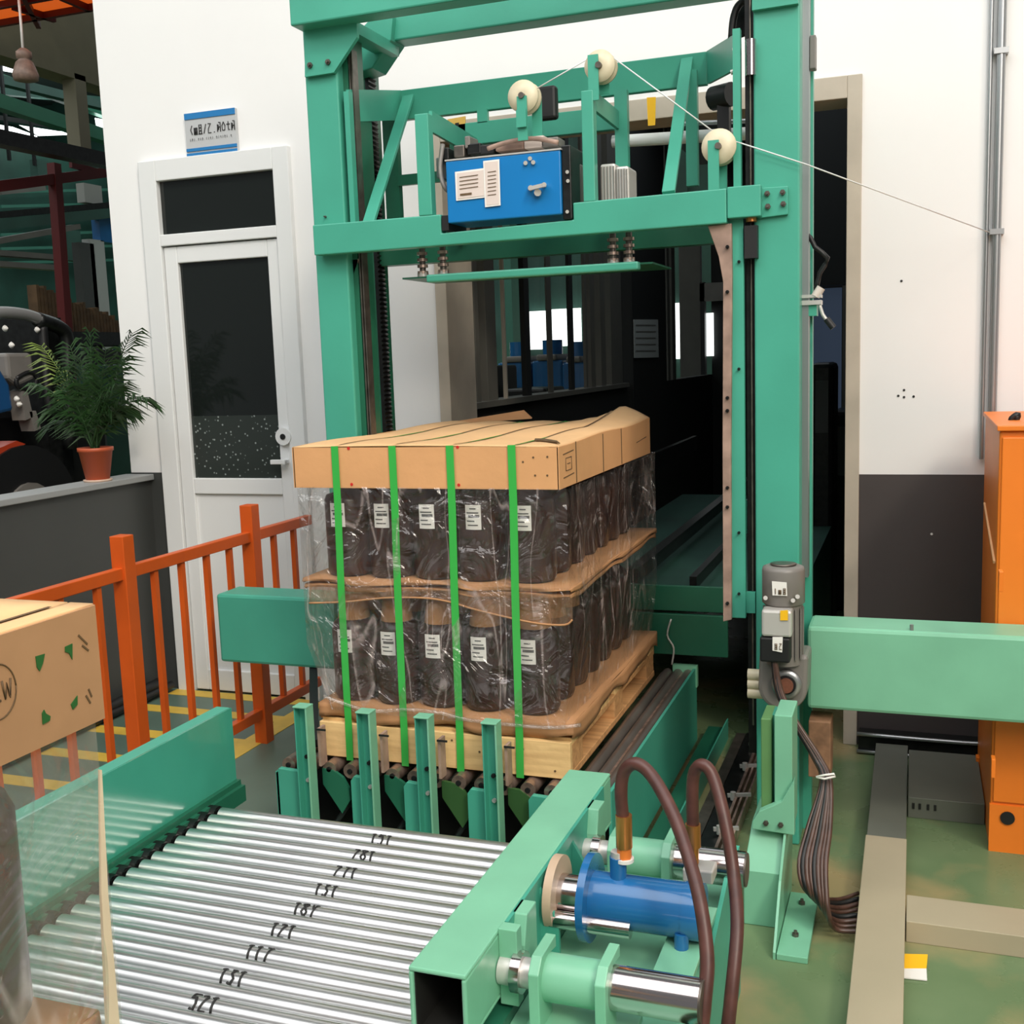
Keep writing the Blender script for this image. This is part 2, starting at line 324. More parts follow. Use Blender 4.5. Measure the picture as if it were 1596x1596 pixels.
# strokes for lettering ------------------------------------------------------
GL = {'1': [[(.2,.75),(.5,1),(.5,0)]], '8': [[(.5,.5),(.1,.75),(.5,1),(.9,.75),(.5,.5),(.1,.25),(.5,0),(.9,.25),(.5,.5)]],
 '5': [[(.85,1),(.2,1),(.15,.55),(.7,.6),(.85,.3),(.6,0),(.1,.05)]], '2': [[(.1,.8),(.5,1),(.85,.75),(.1,0),(.9,0)]],
 'Y': [[(.1,1),(.5,.5)],[(.9,1),(.35,0)]], '7': [[(.1,1),(.9,1),(.4,0)]], '3': [[(.1,.95),(.7,.95),(.4,.55),(.85,.3),(.5,0),(.1,.1)]],
 'N': [[(.1,0),(.1,1),(.9,0),(.9,1)]], 'E': [[(.9,1),(.1,1),(.1,0),(.9,0)],[(.1,.5),(.7,.5)]], 'W': [[(0,1),(.25,0),(.5,.8),(.75,0),(1,1)]],
 '(': [[(.8,1),(.4,.5),(.8,0)]], '/': [[(.8,1),(.2,0)]], '.': [[(.4,.02),(.6,.02)]], '|': [[(.5,1),(.5,0)]],
 'm': [[(.1,0),(.1,.7),(.9,.7),(.9,0)],[(.35,0),(.35,.7)],[(.62,0),(.62,.7)],[(0,0),(1,0)]],
 'b': [[(.2,0),(.2,1),(.8,1),(.8,0)],[(.2,.66),(.8,.66)],[(.2,.33),(.8,.33)],[(0,0),(1,0)]],
 'z': [[(.15,1),(.85,1),(.2,.45),(.15,0),(.9,0)]], 's': [[(.15,0),(.15,.8)],[(.45,1),(.9,1),(.9,0)],[(.4,.2),(.4,.75)],[(.4,.5),(.8,.5)]],
 'o': [[(.5,1),(.1,.6),(.2,.1),(.8,.1),(.9,.6),(.5,1)]], 't': [[(.1,.7),(.9,.7)],[(.5,1),(.5,.1),(.9,.1)]]}
def write(text, fn, r, h, adv=.75, wd=.55):
    mb = MB()
    for i, c in enumerate(text):
        for st in GL.get(c, []):
            mb.tube([fn(i*adv*h+x*wd*h, y*h) for x, y in st], r, 5, 1)
    return mb
# sign beside door
s0 = at(288, 180, Y=4.655); s1 = at(371, 237, Y=4.655); sx0, sx1 = s0.x, s1.x; sz1, sz0 = 2.862, 2.658
o = thing('wall_sign', 'small grey wall sign with blue bands on the white wall above the door', 'sign', ((sx0+sx1)/2, 4.66, sz0))
MB().box(sx0, sx1, 4.652, 4.668, sz0, sz1).build('sign_board', SGREY, o)
MB().box(sx0, sx1, 4.648, 4.652, sz1-.028, sz1).box(sx0, sx1, 4.648, 4.652, sz0, sz0+.020).box(sx0, sx1, 4.648, 4.652, sz0+.028, sz0+.042).build('blue_band', SBLUE, o)
write('(mb/z.sots', lambda a, b: (sx0+.022+a, 4.650, sz0+.105+b), .0022, .042, .62, .5).build('lettering', INK, o)
write('|o|.t|o.||t|.o|t|o|.t', lambda a, b: (sx0+.022+a, 4.650, sz0+.075+b), .0008, .012, .95, .6).build('small_lettering', INK, o)

# ---------------------------------------------------------------- gantry
G = thing('gantry_frame', 'tall teal steel gantry frame standing in front of the doorway', 'gantry', (-1.2, 3.7, 0))
GY = 3.62
B('column', GREEN, G, -2.055, -1.925, GY, GY+.17, 0, 2.9, bevel=.006)
B('column', GREEN, G, -.485, -.345, GY, GY+.17, 0, 2.9, bevel=.006)
B('top_beam', GREEN, G, -2.05, -.30, GY-.09, GY-.005, 2.815, 3.0, bevel=.006)
B('rear_top_beam', GREEN, G, -1.9, -.30, 3.95, 4.05, 2.845, 2.93, bevel=.006)
MB().prism([at(475, 44, Y=3.6), at(475, 120, Y=3.6), at(520, 113, Y=3.6), at(556, 58, Y=3.6), at(556, 30, Y=3.6)], (0, .018, 0)).build('gusset_plate', GREEN, G)
MB().prism([at(578, 28, Y=3.92), at(612, 24, Y=3.92), at(609, 62, Y=3.92), at(580, 106, Y=3.92), at(550, 116, Y=3.92), at(548, 60, Y=3.92)], (0, .12, 0)).build('gusset_plate', GREEN, G, bevel=.004)
B('spacer_bracket', GREEN, G, -1.925, -1.86, 3.62, 4.0, 2.80, 2.84)
def bolt(parent, p, ax=(0, -1, 0), r=.010, m=None):
    p = Vector(p); ax = Vector(ax)
    return MB().cyl(p, p+ax*.008, r, 6).cyl(p+ax*.008, p+ax*.016, r*.5, 8).build('bolt', m or DSTEEL, parent)
for u, v in ((484, 102), (512, 97)): bolt(G, at(u, v, Y=3.6))
p = at(508, 338, Y=GY); bolt(G, p, r=.004)
MB().prism([at(1172, 0, Y=3.6), at(1244, -14, Y=3.6), at(1244, 5, Y=3.6), at(1172, 16, Y=3.6)], (0, .02, 0)).build('end_flange', GREEN, G)
pl = MB().prism([at(1183, 293, Y=3.605), at(1228, 290, Y=3.605), at(1228, 334, Y=3.605), at(1183, 340, Y=3.605)], (0, .014, 0)).build('bolted_plate', GREEN, G, bevel=.002)
for u, v in ((1196, 302), (1197, 322), (1220, 300), (1221, 318)): bolt(G, at(u, v, Y=3.605), r=.009)
# lifting rack and chain beside columns
B('rear_column', DGREEN, G, -2.115, -2.01, 4.0, 4.12, 0, 2.84)  # dark tone puts the shadow on this column into its colour
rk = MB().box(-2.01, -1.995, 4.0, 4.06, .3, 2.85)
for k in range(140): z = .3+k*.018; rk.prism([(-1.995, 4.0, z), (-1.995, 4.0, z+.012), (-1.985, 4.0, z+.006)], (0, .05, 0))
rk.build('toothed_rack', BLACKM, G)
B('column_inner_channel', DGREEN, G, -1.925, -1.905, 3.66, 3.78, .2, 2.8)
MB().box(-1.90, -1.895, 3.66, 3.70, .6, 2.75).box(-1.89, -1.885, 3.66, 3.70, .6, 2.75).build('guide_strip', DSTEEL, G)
MB().box(-.514, -.486, 3.645, 3.74, .3, 2.9).build('lift_chain_gap', BLACKM, G)  # chain strip widened to paint the dark gap beside the column
MB().cyl((-.497, 3.64, .4), (-.497, 3.64, 2.75), .004, 8).build('guide_rod', DSTEEL, G)
for (u, v, v2, m) in ((1170, 62, 118, CHROME), (1171, 312, 346, BRASS)):
    a = at(u, v, Y=3.6); c = at(u, v2, Y=3.6); MB().cyl((a.x, 3.6, a.z), (a.x, 3.6, c.z), .017, 16).build('chain_adjuster', m, G)
a = at(1171, 352, Y=3.6); MB().box(a.x-.02, a.x+.02, 3.585, 3.63, a.z-.10, a.z).build('chain_clamp', BLACK, G)
pts = [at(u, v, Y=3.72) for u, v in ((1140, 60), (1143, 30), (1150, 10), (1162, 2), (1170, 14), (1172, 50), (1172, 100))]
MB().tube(pts, .012, 10).build('cable_loop', BLACK, G)
MB().prism([at(u, v, Y=3.78) for u, v in ((1140, 60), (1143, 30), (1152, 8), (1164, 6), (1168, 50))], (0, .03, 0)).build('chain_sprocket_cover', BLACKM, G)
# outer right side fittings
B('side_channel', GALV, G, -.345, -.325, 3.70, 3.77, .9, 2.9)
B('side_channel', GREEN, G, -.345, -.318, 3.76, 3.80, 0, 2.9)
MB().tube([at(1252, 395, Y=3.72), at(1258, 362, Y=3.72), at(1270, 385, Y=3.72), at(1290, 402, Y=3.72), at(1278, 425, Y=3.72), at(1272, 452, Y=3.72)], .008, 8, 2).build('limit_switch_cable', BLACK, G)
MB().box(-.325, -.30, 3.70, 3.76, at(1262, 478, Y=3.72).z-.03, at(1262, 478, Y=3.72).z+.015).build('limit_switch_bracket', GREEN, G)
a = at(1250, 470, Y=3.7); MB().box(a.x, a.x+.06, 3.69, 3.75, a.z-.012, a.z+.002).box(a.x, a.x+.06, 3.69, 3.75, a.z+.01, a.z+.02).build('limit_switch', SILVER, G)
MB().cyl(at(1271, 462, Y=3.7), at(1280, 448, Y=3.7), .014, 12).build('switch_cap', PAPERP, G)
MB().tube([at(1276, 470, Y=3.7), at(1282, 490, Y=3.7), at(1290, 500, Y=3.7)], .006, 8, 2).build('switch_arm', SILVER, G)
MB().cyl(at(1288, 497, Y=3.7), at(1299, 511, Y=3.7), .011, 10).build('switch_roller', BLACK, G)
a = at(1252, 85, Y=3.72); MB().box(-.324, -.305, 3.70, 3.74, a.z-.05, a.z+.05).build('hinge_bracket', GREYM, G, bevel=.003)
MB().tube([at(1252, 20, Y=3.72), at(1250, 60, Y=3.72), at(1256, 95, Y=3.72)], .006, 8).build('cable', BLACK, G)

# ---------------------------------------------------------------- lifting carriage
K = thing('lifting_carriage', 'teal lifting carriage with braces and pulleys hung between the gantry columns', 'machine carriage', (-1.25, 3.6, 2.05))
F = 3.565
MB().prism([(-2.028, F, 2.040), (-.562, F, 2.046), (-.562, F, 2.152), (-1.06, F, 2.147), (-1.06, F, 2.093), (-1.53, F, 2.083), (-1.53, F, 2.146), (-2.028, F, 2.146)], (0, .045, 0)).build('front_beam', GREEN, K, bevel=.004)
B('end_bracket', GREEN, K, -.56, -.457, F, F+.04, 2.06, 2.155, bevel=.003)
B('rear_lower_beam', DGREEN, K, -2.0, -.62, 4.02, 4.08, 2.03, 2.10)
BY = 4.03
B('rear_top_rail', GREEN, K, -1.88, -.70, BY, BY+.03, 2.575, 2.685, bevel=.003)
MB().prism([(-1.885, BY, 2.575), (-1.885, BY, 2.685), (-1.905, 3.64, 2.61), (-1.905, 3.64, 2.50)], (.012, 0, 0)).build('side_wing', GREEN, K)
MB().prism([(-.70, BY, 2.575), (-.70, BY, 2.685), (-.545, 3.64, 2.625), (-.545, 3.64, 2.52)], (.012, .004, 0)).build('side_wing', GREEN, K)
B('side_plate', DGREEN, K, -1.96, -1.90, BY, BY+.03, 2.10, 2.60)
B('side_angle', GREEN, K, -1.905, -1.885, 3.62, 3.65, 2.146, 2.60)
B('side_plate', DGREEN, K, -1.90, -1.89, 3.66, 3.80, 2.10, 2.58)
B('side_angle', GREEN, K, -.545, -.522, 3.60, 3.63, 2.15, 2.63)
for u, v in ((1150, 76), (1147, 110)): MB().cyl(at(u, v, Y=3.62), at(u-8, v+3, Y=3.62), .008, 8).build('bolt', SILVER, K)
for u, v in ((563, 195), (562, 160)): bolt(K, at(u, v, Y=3.75), r=.007, m=SILVER)
B('rear_lower_rail', GREEN, K, -1.66, -1.12, BY-.01, BY+.02, 2.455, 2.535, bevel=.002)
B('rear_lower_rail', GREEN, K, -1.12, -1.0, BY-.01, BY+.02, 2.455, 2.535, bevel=.002)
B('rail_spacer', GREEN, K, -1.56, -1.52, BY-.01, BY+.01, 2.53, 2.58)
B('rail_spacer', DGREEN, K, -1.79, -1.77, BY-.01, BY+.01, 2.10, 2.58)
B('rear_tie_bar', DGREEN, K, -1.9, -1.64, BY-.01, BY+.01, 2.33, 2.37)
B('rear_tie_bar', DGREEN, K, -1.9, -1.64, BY-.01, BY+.01, 2.13, 2.16)
B('front_post', GREEN, K, -1.612, -1.562, F, F+.04, 2.146, 2.482, bevel=.003)
B('front_post', GREEN, K, -1.024, -.984, F, F+.04, 2.146, 2.493, bevel=.003)
MB().bar((-1.57, F+.04, 2.462), (-1.57, BY, 2.44), .012, .07).build('cross_arm', GREEN, K)
MB().bar((-.99, F+.04, 2.465), (-.99, 3.92, 2.46), .012, .06).build('cross_arm', GREEN, K)
B('rear_post', GREEN, K, -1.0, -.955, 3.90, 3.93, 2.10, 2.56)
B('rear_post', DGREEN, K, -1.66, -1.63, 3.98, 4.02, 2.10, 2.50)
MB().bar(at(574, 350, Y=F+.03), at(637, 150, Y=BY), .046, .014, (0, 1, .3)).build('diagonal_brace', GREEN, K, bevel=.002)
MB().bar(at(1042, 300, Y=F+.03), at(1071, 92, Y=BY), .042, .014, (0, 1, .3)).build('diagonal_brace', GREEN, K, bevel=.002)
MB().bar(at(1080, 290, Y=4.0), at(1078, 110, Y=4.0), .04, .03, (0, 1, 0)).build('rear_post', GREEN, K)
MB().cyl((-1.05, 4.06, 2.42), (-.55, 4.06, 2.40), .022, 16).build('white_tube', WFRAME, K)
MB().cyl((-.80, 4.05, 2.455), (-.55, 4.05, 2.44), .008, 8).build('thin_rod', GALV, K)
a = at(1128, 150, Y=3.95); MB().cyl((a.x-.04, 3.97, a.z), (a.x+.03, 3.93, a.z), .04, 16).box(a.x-.02, a.x+.02, 3.93, 3.98, a.z-.12, a.z).build('sensor_head', BLACK, K)
MB().prism([at(1008, 152, Y=3.98), at(1022, 151, Y=3.98), at(1021, 195, Y=3.98), at(1010, 196, Y=3.98)], (0, .004, 0)).build('yellow_tag', YEL, K, label='yellow hanging tag')
MB().prism([at(697, 186, Y=4.02), at(725, 181, Y=4.02), at(725, 206, Y=4.02), at(702, 196, Y=4.02)], (0, .006, 0)).build('warning_label', mat('warning_yellow', (.8, .5, .12), .5), K, label='yellow warning label')
MB().prism([at(709, 192, Y=4.017), at(715, 191, Y=4.017), at(714, 198, Y=4.017), at(710, 199, Y=4.017)], (0, .003, 0)).build('warning_mark', INK, K)
def pulley(u, v, r, y, posts):
    c = at(u, v, Y=y)
    MB().lathe([(r*.3, -.022), (r, -.022), (r, -.012), (r*.62, -.003), (r*.62, .003), (r, .012), (r, .022), (r*.3, .022)], (c.x, y, c.z), (0, 1, 0), 28).build('pulley_wheel', CREAM, K)
    MB().cyl((c.x, y-.04, c.z), (c.x, y+.04, c.z), .010, 10).build('pulley_axle', DSTEEL, K)
    for (xo, yo, z0, z1) in posts:
        B('pulley_bracket', GREEN, K, c.x+xo-.017, c.x+xo+.017, y+yo, y+yo+.006, z0, z1)
    return c
c1 = pulley(818, 152, .052, 3.60, [(0, -.045, 2.40, 2.455), (0.0, -.034, 2.36, 2.50), (.03, .03, 2.36, 2.5)])
c2 = pulley(937, 105, .050, 3.60, [(-.018, -.034, 2.46, 2.60), (.0, .03, 2.49, 2.58)])
c3 = pulley(1122, 230, .054, 3.60, [(-.015, -.034, 2.15, 2.30), (.0, .03, 2.15, 2.30)])
# guide chutes (strap track)
bar_r = [(1103, 352), (1140, 348), (1141, 430), (1139, 700), (1140, 966), (1127, 969), (1126, 700), (1127, 440), (1120, 400)]
MB().prism([at(u, v, Y=3.585) for u, v in bar_r], (0, .03, 0)).build('strap_guide_bar', BROWNBAR, K, bevel=.002, label='worn brown strap guide bar')
bar_l = [(560, 403), (533, 406), (530, 460), (541, 700), (552, 700), (545, 460), (551, 430)]
MB().prism([at(u, v, Y=3.66) for u, v in bar_l], (0, .03, 0)).build('strap_guide_bar', BROWNBAR, K, bevel=.002, label='worn brown strap guide bar')
for v in (385, 455, 620, 640, 760, 790, 940): bolt(K, at(1134, v, Y=3.585), r=.006, m=BLACKM)
for v in (470, 560, 600, 640): bolt(K, at(539+(v-470)*.03, v, Y=3.66), r=.005, m=BLACKM)
B('guide_angle', GREEN, K, -.566, -.516, 3.605, 3.63, .775, 2.06, bevel=.002)
B('guide_angle', DGREEN, K, -.566, -.556, 3.63, 3.70, .775, 2.06)
B('guide_bracket', GREEN, K, -.516, -.487, 3.62, 3.64, .79, .86)
B('guide_bracket', GREEN, K, -.53, -.487, 3.66, 3.70, 1.05, 1.16)
for v in (408, 575, 830, 925): bolt(K, at(1152, v, Y=3.603), r=.005, m=BLACKM)
# press plate
B('press_plate', GREEN, K, -1.62, -.86, 3.62, 3.66, 1.925, 1.952, bevel=.006)
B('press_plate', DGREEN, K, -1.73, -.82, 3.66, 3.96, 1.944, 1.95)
for (u, v0, v1) in ((658, 398, 430), (690, 395, 428), (955, 372, 405), (980, 368, 403)):
    a = at(u, v0, Y=3.68); MB().cyl((a.x, 3.68, 1.95), (a.x, 3.68, 2.06), .011, 10).build('spring_bolt', DSTEEL, K)
    for k in range(4): MB().cyl((a.x, 3.68, 1.96+k*.022), (a.x, 3.68, 1.97+k*.022), .019, 10).build('spring_coil', RUSTS, K)
    MB().cyl((a.x, 3.68, 1.95), (a.x, 3.68, 1.965), .02, 6).build('nut', SILVER, K)

# wire
o = thing('tension_wire', 'thin white wire running over the three cream pulleys to the right wall', 'wire', c3)
MB().tube([(c1.x+.045, 3.6, c1.z+.025), (c2.x-.035, 3.6, c2.z+.035)], .0022, 6, 1).tube([(c2.x+.01, 3.6, c2.z+.05), (c3.x-.0, 3.6, c3.z+.034)], .0022, 6, 1).tube([(c3.x, 3.6, c3.z+.034), at(1256, 256, Y=3.605), at(1550, 365, Y=4.66)], .0022, 6, 1).build('wire', WFRAME, o)

# blue control box
o = thing('blue_control_box', 'blue steel strapping head box with paper stickers on the carriage beam', 'control box', (-1.3, 3.6, 2.1))
bx = B('box_body', BLUE, o, -1.498, -1.094, 3.55, 3.72, 2.112, 2.315, bevel=.004)
B('top_edge_strip', SILVER, o, -1.50, -1.09, 3.548, 3.72, 2.315, 2.320)
def quad(name, m, par, us, y, th=.002): return MB().prism([at(u, v, Y=y) for u, v in us], (0, th, 0)).build(name, m, par)
quad('sticker', PAPER, o, [(709, 268), (754, 262), (755, 308), (711, 313)], 3.546)
quad('sticker', PAPERP, o, [(712, 270), (753, 265), (754, 305), (713, 310)], 3.5445)
quad('sticker', PAPER, o, [(753, 251), (778, 248), (780, 320), (756, 323)], 3.5440)
quad('sticker', PAPERP, o, [(755, 253), (776, 251), (778, 318), (758, 320)], 3.5430)
ln = MB()
for k in range(4): ln.prism([at(u, v, Y=3.5425) for u, v in ((716, 276+k*6), (745, 272+k*6), (745, 273+k*6), (716, 277+k*6))], (0, .001, 0))
for k in range(7): ln.prism([at(u, v, Y=3.5415) for u, v in ((760, 268+k*6), (773, 266+k*6), (773, 267+k*6), (760, 269+k*6))], (0, .001, 0))
ln.prism([at(u, v, Y=3.5425) for u, v in ((717, 302), (735, 300), (735, 303), (717, 305))], (0, .001, 0)); ln.build('sticker_print', BRNINK, o)
for u, v in ((819, 254), (831, 253), (826, 247)): MB().cyl(at(u, v, Y=3.55), at(u, v, Y=3.54), .007, 10).build('screw', SILVER, o)
MB().cyl(at(827, 293, Y=3.55), at(827, 293, Y=3.52), .009, 10).cyl(at(848, 288, Y=3.55), at(848, 288, Y=3.52), .008, 10).bar(at(826, 294, Y=3.525), at(850, 288, Y=3.525), .012, .012).cyl(at(838, 300, Y=3.55), at(838, 300, Y=3.53), .012, 10).build('latch', SILVER, o)
B('side_housing', BLACKM, o, -1.094, -1.062, 3.56, 3.74, 2.095, 2.33, bevel=.004)
B('mount_plate', BLACK, o, -1.525, -1.50, 3.56, 3.72, 2.09, 2.14)
for u, v in ((884, 268), (885, 282), (884, 330)): MB().cyl(at(u, v, Y=3.56), at(u, v, Y=3.55), .006, 8).build('screw', SILVER, o)
for i, (u, v, w_, h_, m) in enumerate([(700, 240, .03, .03, BLACKM), (722, 236, .04, .03, DSTEEL), (745, 232, .05, .025, BLACKM), (765, 233, .05, .02, BLACK), (735, 222, .02, .03, GREYM), (800, 228, .10, .018, BROWNBAR), (838, 222, .07, .028, PAPERP), (862, 222, .06, .02, GREYM), (690, 262, .016, .06, GALV)]):
    a = at(u, v, Y=3.66); MB().box(a.x-w_/2, a.x+w_/2, 3.62, 3.70, a.z-h_/2-.01, a.z+h_/2).build('top_mechanism', m, o, bevel=.004)
MB().tube([at(690, 225, Y=3.62), at(686, 262, Y=3.60), at(692, 290, Y=3.58), at(702, 300, Y=3.6)], .008, 8).build('side_cable', GREYM, o)
MB().tube([at(760, 232, Y=3.6), at(790, 222, Y=3.6), at(830, 216, Y=3.6), at(870, 222, Y=3.6)], .008, 8).build('hose', BROWNBAR, o)
a = at(852, 158, Y=3.75); MB().box(a.x-.035, a.x+.035, 3.74, 3.78, a.z-.06, a.z+.05).build('black_cover', BLACK, o, bevel=.01)
for (u0, u1, v0, v1, m, lab) in ((888, 912, 258, 312, GREYM, 'grey drum motor behind the blue box on the carriage'), (943, 966, 258, 300, SILVER, 'silver finned motor right of the blue box, nearer one'), (966, 986, 262, 304, SILVER, 'silver finned motor right of the blue box, at the end')):
    a = at(u0, v1, Y=3.72); c = at(u1, v0, Y=3.72)
    mo = thing('small_motor', lab, 'motor', (a.x, 3.72, 2.15), 'small motors on the carriage')
    MB().box(a.x, c.x, 3.66, 3.78, 2.10, c.z).build('motor_body', m, mo, bevel=.008)
    for k in range(5):
        x = a.x+(c.x-a.x)*(k+.5)/5; MB().box(x-.001, x+.001, 3.655, 3.66, 2.155, c.z-.01).build('cooling_fin', GREYM, mo)

# ---------------------------------------------------------------- cross beams
o = thing('cross_beam', 'large lit-toned teal box beam reaching from gearmotor to right edge', 'beam', (.6, 3.65, .5))
B('beam_body', LITGREEN, o, -.315, 2.0, 3.56, 3.735, .497, .768, bevel=.012)
for u, v, z in ((1421, 968, .768), (1348, 1112, .50), (1502, 1122, .50)):
    a = at(u, v, Y=3.56); MB().cyl((a.x, 3.58 if z > .6 else 3.57, z-.005 if z > .6 else z+.005), (a.x, 3.58 if z > .6 else 3.57, z+.018), .006, 8).build('bolt', GALV, o)
o = thing('cross_beam', 'short teal box beam behind the orange fence and left of the wrapped pallet', 'beam', (-2.3, 3.65, .5))
B('beam_body', GREEN, o, -2.575, -2.05, 3.60, 3.76, .50, .775, bevel=.012)
MB().bar((-2.19, 3.66, .50), (-1.93, 3.2, .36), .03, .03).build('support_stay', BLACK, o)

# ---------------------------------------------------------------- gearmotor
o = thing('gear_motor', 'grey gearmotor mounted upright on the right gantry column', 'motor', (-.38, 3.5, .5))
my = 3.44; mx = at(1221, 930, Y=my).x
MB().lathe([(.05, .99), (.062, .985), (.065, .975), (.065, .875), (.058, .868)], (mx, my, 0), (0, 0, 1), 28).build('fan_cover', GREYM, o)
MB().lathe([(.02, .99), (.04, .992), (.04, .995), (.02, .996)], (mx, my, 0), (0, 0, 1), 20).build('fan_grille', DSTEEL, o)
mbx = MB().cyl((mx, my, .68), (mx, my, .868), .056, 24)
for k in range(16):
    t = 2*math.pi*k/16; mbx.bar((mx+.06*math.cos(t), my+.06*math.sin(t), .70), (mx+.06*math.cos(t), my+.06*math.sin(t), .86), .004, .012)
mbx.build('motor_body', GREYM, o)
B('terminal_box', SILVER, o, mx-.055, mx+.035, my-.10, my-.04, .785, .868, bevel=.008)
B('terminal_box', BLACK, o, mx-.06, mx+.03, my-.10, my-.04, .705, .783, bevel=.006)
quad('label_plate', PAPER, o, [(1203, 906), (1226, 908), (1227, 929), (1204, 928)], my-.069)
quad('warning_label', YEL, o, [(1216, 952), (1228, 951), (1228, 967), (1216, 967)], my-.104)
quad('label_plate', PAPER, o, [(1204, 993), (1220, 993), (1219, 1017), (1204, 1014)], my-.104)
write('|mb', lambda a, b: at(1206+a*400, 926-b*400, Y=my-.0712), .0012, .022, .8).build('label_print', BRNINK, o)
write('bz', lambda a, b: at(1207+a*400, 1012-b*400, Y=my-.106), .0012, .022, .8).build('label_print', BRNINK, o)
gb = at(1221, 1068, Y=3.45)
hp = []
for k in range(24):
    t = math.pi*k/23; hp.append((gb.x+.075*math.cos(math.pi+t), 3.42, gb.z+.075*math.sin(math.pi+t)))
MB().prism(hp+[(gb.x+.078, 3.42, .71), (gb.x-.07, 3.42, .71)], (0, .14, 0)).build('gear_housing', GREYM, o, bevel=.012)
gs = at(1225, 1068, Y=3.40)
MB().lathe([(.030, 0), (.046, 0), (.046, .015), (.030, .015)], (gs.x, 3.405, gs.z), (0, 1, 0), 28).build('shaft_ring', GALV, o)
MB().cyl((gs.x, 3.400, gs.z), (gs.x, 3.43, gs.z), .030, 24).build('bore', BLACK, o)
MB().cyl((gs.x, 3.388, gs.z), (gs.x, 3.43, gs.z), .023, 20).build('shaft_end', mat('rusty_shaft', (.20, .075, .045), .5, var=.4, vs=30), o)
for u, v in ((1193, 932), (1243, 930), (1200, 980), (1236, 936)): MB().cyl(at(u, v, Y=my-.06), at(u, v, Y=my-.075), .007, 8).build('screw', SILVER, o)
for k in range(3):
    a = at(1183, 1052+k*14, Y=3.5); MB().cyl((a.x-.035, 3.5, a.z), (a.x+.04, 3.5, a.z), .019, 12).build('cable_gland', CREAM, o)

# ---------------------------------------------------------------- pedestal
o = thing('support_pedestal', 'lit-toned teal steel pedestal with foot plate under the gearmotor', 'pedestal', (-.38, 3.1, 0))
B('post', OLIVE, o, -.405, -.375, 3.12, 3.25, .22, .60, bevel=.003)
B('post', LITGREEN, o, -.365, -.315, 3.10, 3.25, .27, .62, bevel=.003)
B('post_web', GREEN, o, -.378, -.36, 3.16, 3.24, .27, .60)
B('rust_block', mat('rust_brown', (.25, .13, .07), .7, var=.4, vs=20), o, -.31, -.24, 3.55, 3.66, .27, .46, bevel=.004)
MB().prism([at(1173, 1280, Y=3.08), at(1183, 1265, Y=3.08), at(1218, 1250, Y=3.08), at(1238, 1215, Y=3.08), at(1238, 1302, Y=3.08), at(1172, 1292, Y=3.08)], (0, .03, 0)).build('flange_plate', LITGREEN, o, bevel=.002)
for u, v in ((1194, 1282), (1217, 1285)): bolt(o, at(u, v, Y=3.08), r=.008)
mbp = MB(); x0, x1 = -.447, -.345
mbp.prism([(x0, 3.05, 0), (x0, 3.05, .165), (x0+.015, 3.13, .285), (x0+.015, 3.32, .285), (x0, 3.32, 0)], (x1-x0, 0, 0)); mbp.build('base_box', LITGREEN, o, bevel=.003)
MB().prism([(-.344, 2.88, .0), (-.344, 2.88, .02), (-.344, 3.02, .16), (-.330, 3.16, .40), (-.330, 3.22, .40), (-.344, 3.3, 0)], (.007, 0, 0)).build('stiffener_rib', LITGREEN, o)
B('foot_plate', LITGREEN, o, -.335, -.252, 2.88, 3.25, .0, .018, bevel=.002)
for y in (2.99, 3.18): bolt(o, (-.295, y, .018), (0, 0, 1), r=.010)

# ---------------------------------------------------------------- cable bundle
rnd = random.Random(3)
for k in range(8):
    off = (k-3.5)
    z_e = .035
    pe = at(1338, 1392+k*8.5, Z=z_e)
    pts = [at(1203+k*.5, 1008+k, Y=3.36), at(1210+k, 1075, Y=3.34), at(1238+off, 1125, Y=3.31), at(1272+off*1.5, 1180, Y=3.27), at(1287+off*2, 1218, Y=3.22),
           at(1276+off*5, 1290, Y=3.13), at(1266+off*6.0, 1350, Y=3.05+.0*k), at(1275+off*4.5, 1392+k*4, Y=3.04-.008*k), at(1302, 1402+k*6.5, Z=.04), pe]
    o = tag(MB().tube(pts, .0075 if k % 3 else .006, 8, 5).build('power_cable', [CABLE, CABLE, BLACK][(k+1) % 3] if k in (1, 4) else CABLE), 'brown cable in the tied bundle beside the pedestal, entering the duct %s from the wall' % ['first', 'second', 'third', 'fourth', 'fifth', 'sixth', 'seventh', 'eighth'][k], 'cable', 'cables in the bundle by the pedestal')
o = MB().tube([at(u, v, Y=3.2) for u, v in ((1272, 1211), (1285, 1214), (1302, 1210), (1300, 1206), (1285, 1208), (1272, 1211))], .0035, 6, 1).build('cable_tie', PAPER)
tag(o, 'white cable tie around the brown cable bundle', 'cable tie')

# ---------------------------------------------------------------- cable ducts
o = thing('cable_duct', 'long grey-beige floor duct running toward the wall, widest in view', 'cable duct', (-.07, 3, 0))
B('duct_cover', TRAY, o, -.133, -.006, 1.2, 3.62, .0, .064, bevel=.002)
DUCT2 = mat('shaded_grey_green_duct', (.14, .15, .125), .38, var=.08)  # darker tint puts shading into the duct colour
B('duct_cover', DUCT2, o, -.13, -.008, 3.624, 4.53, .0, .060, bevel=.002)
o = thing('cable_duct', 'short grey floor duct with slots joining the orange cabinet', 'cable duct', (.12, 4.1, 0))
B('duct_cover', DUCT2, o, -.004, .245, 3.95, 4.44, 0, .075, bevel=.002)
for u in (1424, 1434, 1447, 1458): a = at(u, 1232 + (u-1424)*.0+30-28, Y=3.948); MB().box(a.x-.004, a.x+.004, 3.946, 3.95, .035, .055).build('slot', BLACK, o)
o = thing('cable_duct', 'beige floor duct branching right below the orange cabinet', 'cable duct', (.5, 3.2, 0))
B('duct_cover', TRAY, o, -.003, 1.5, 3.075, 3.235, 0, .062, bevel=.002)
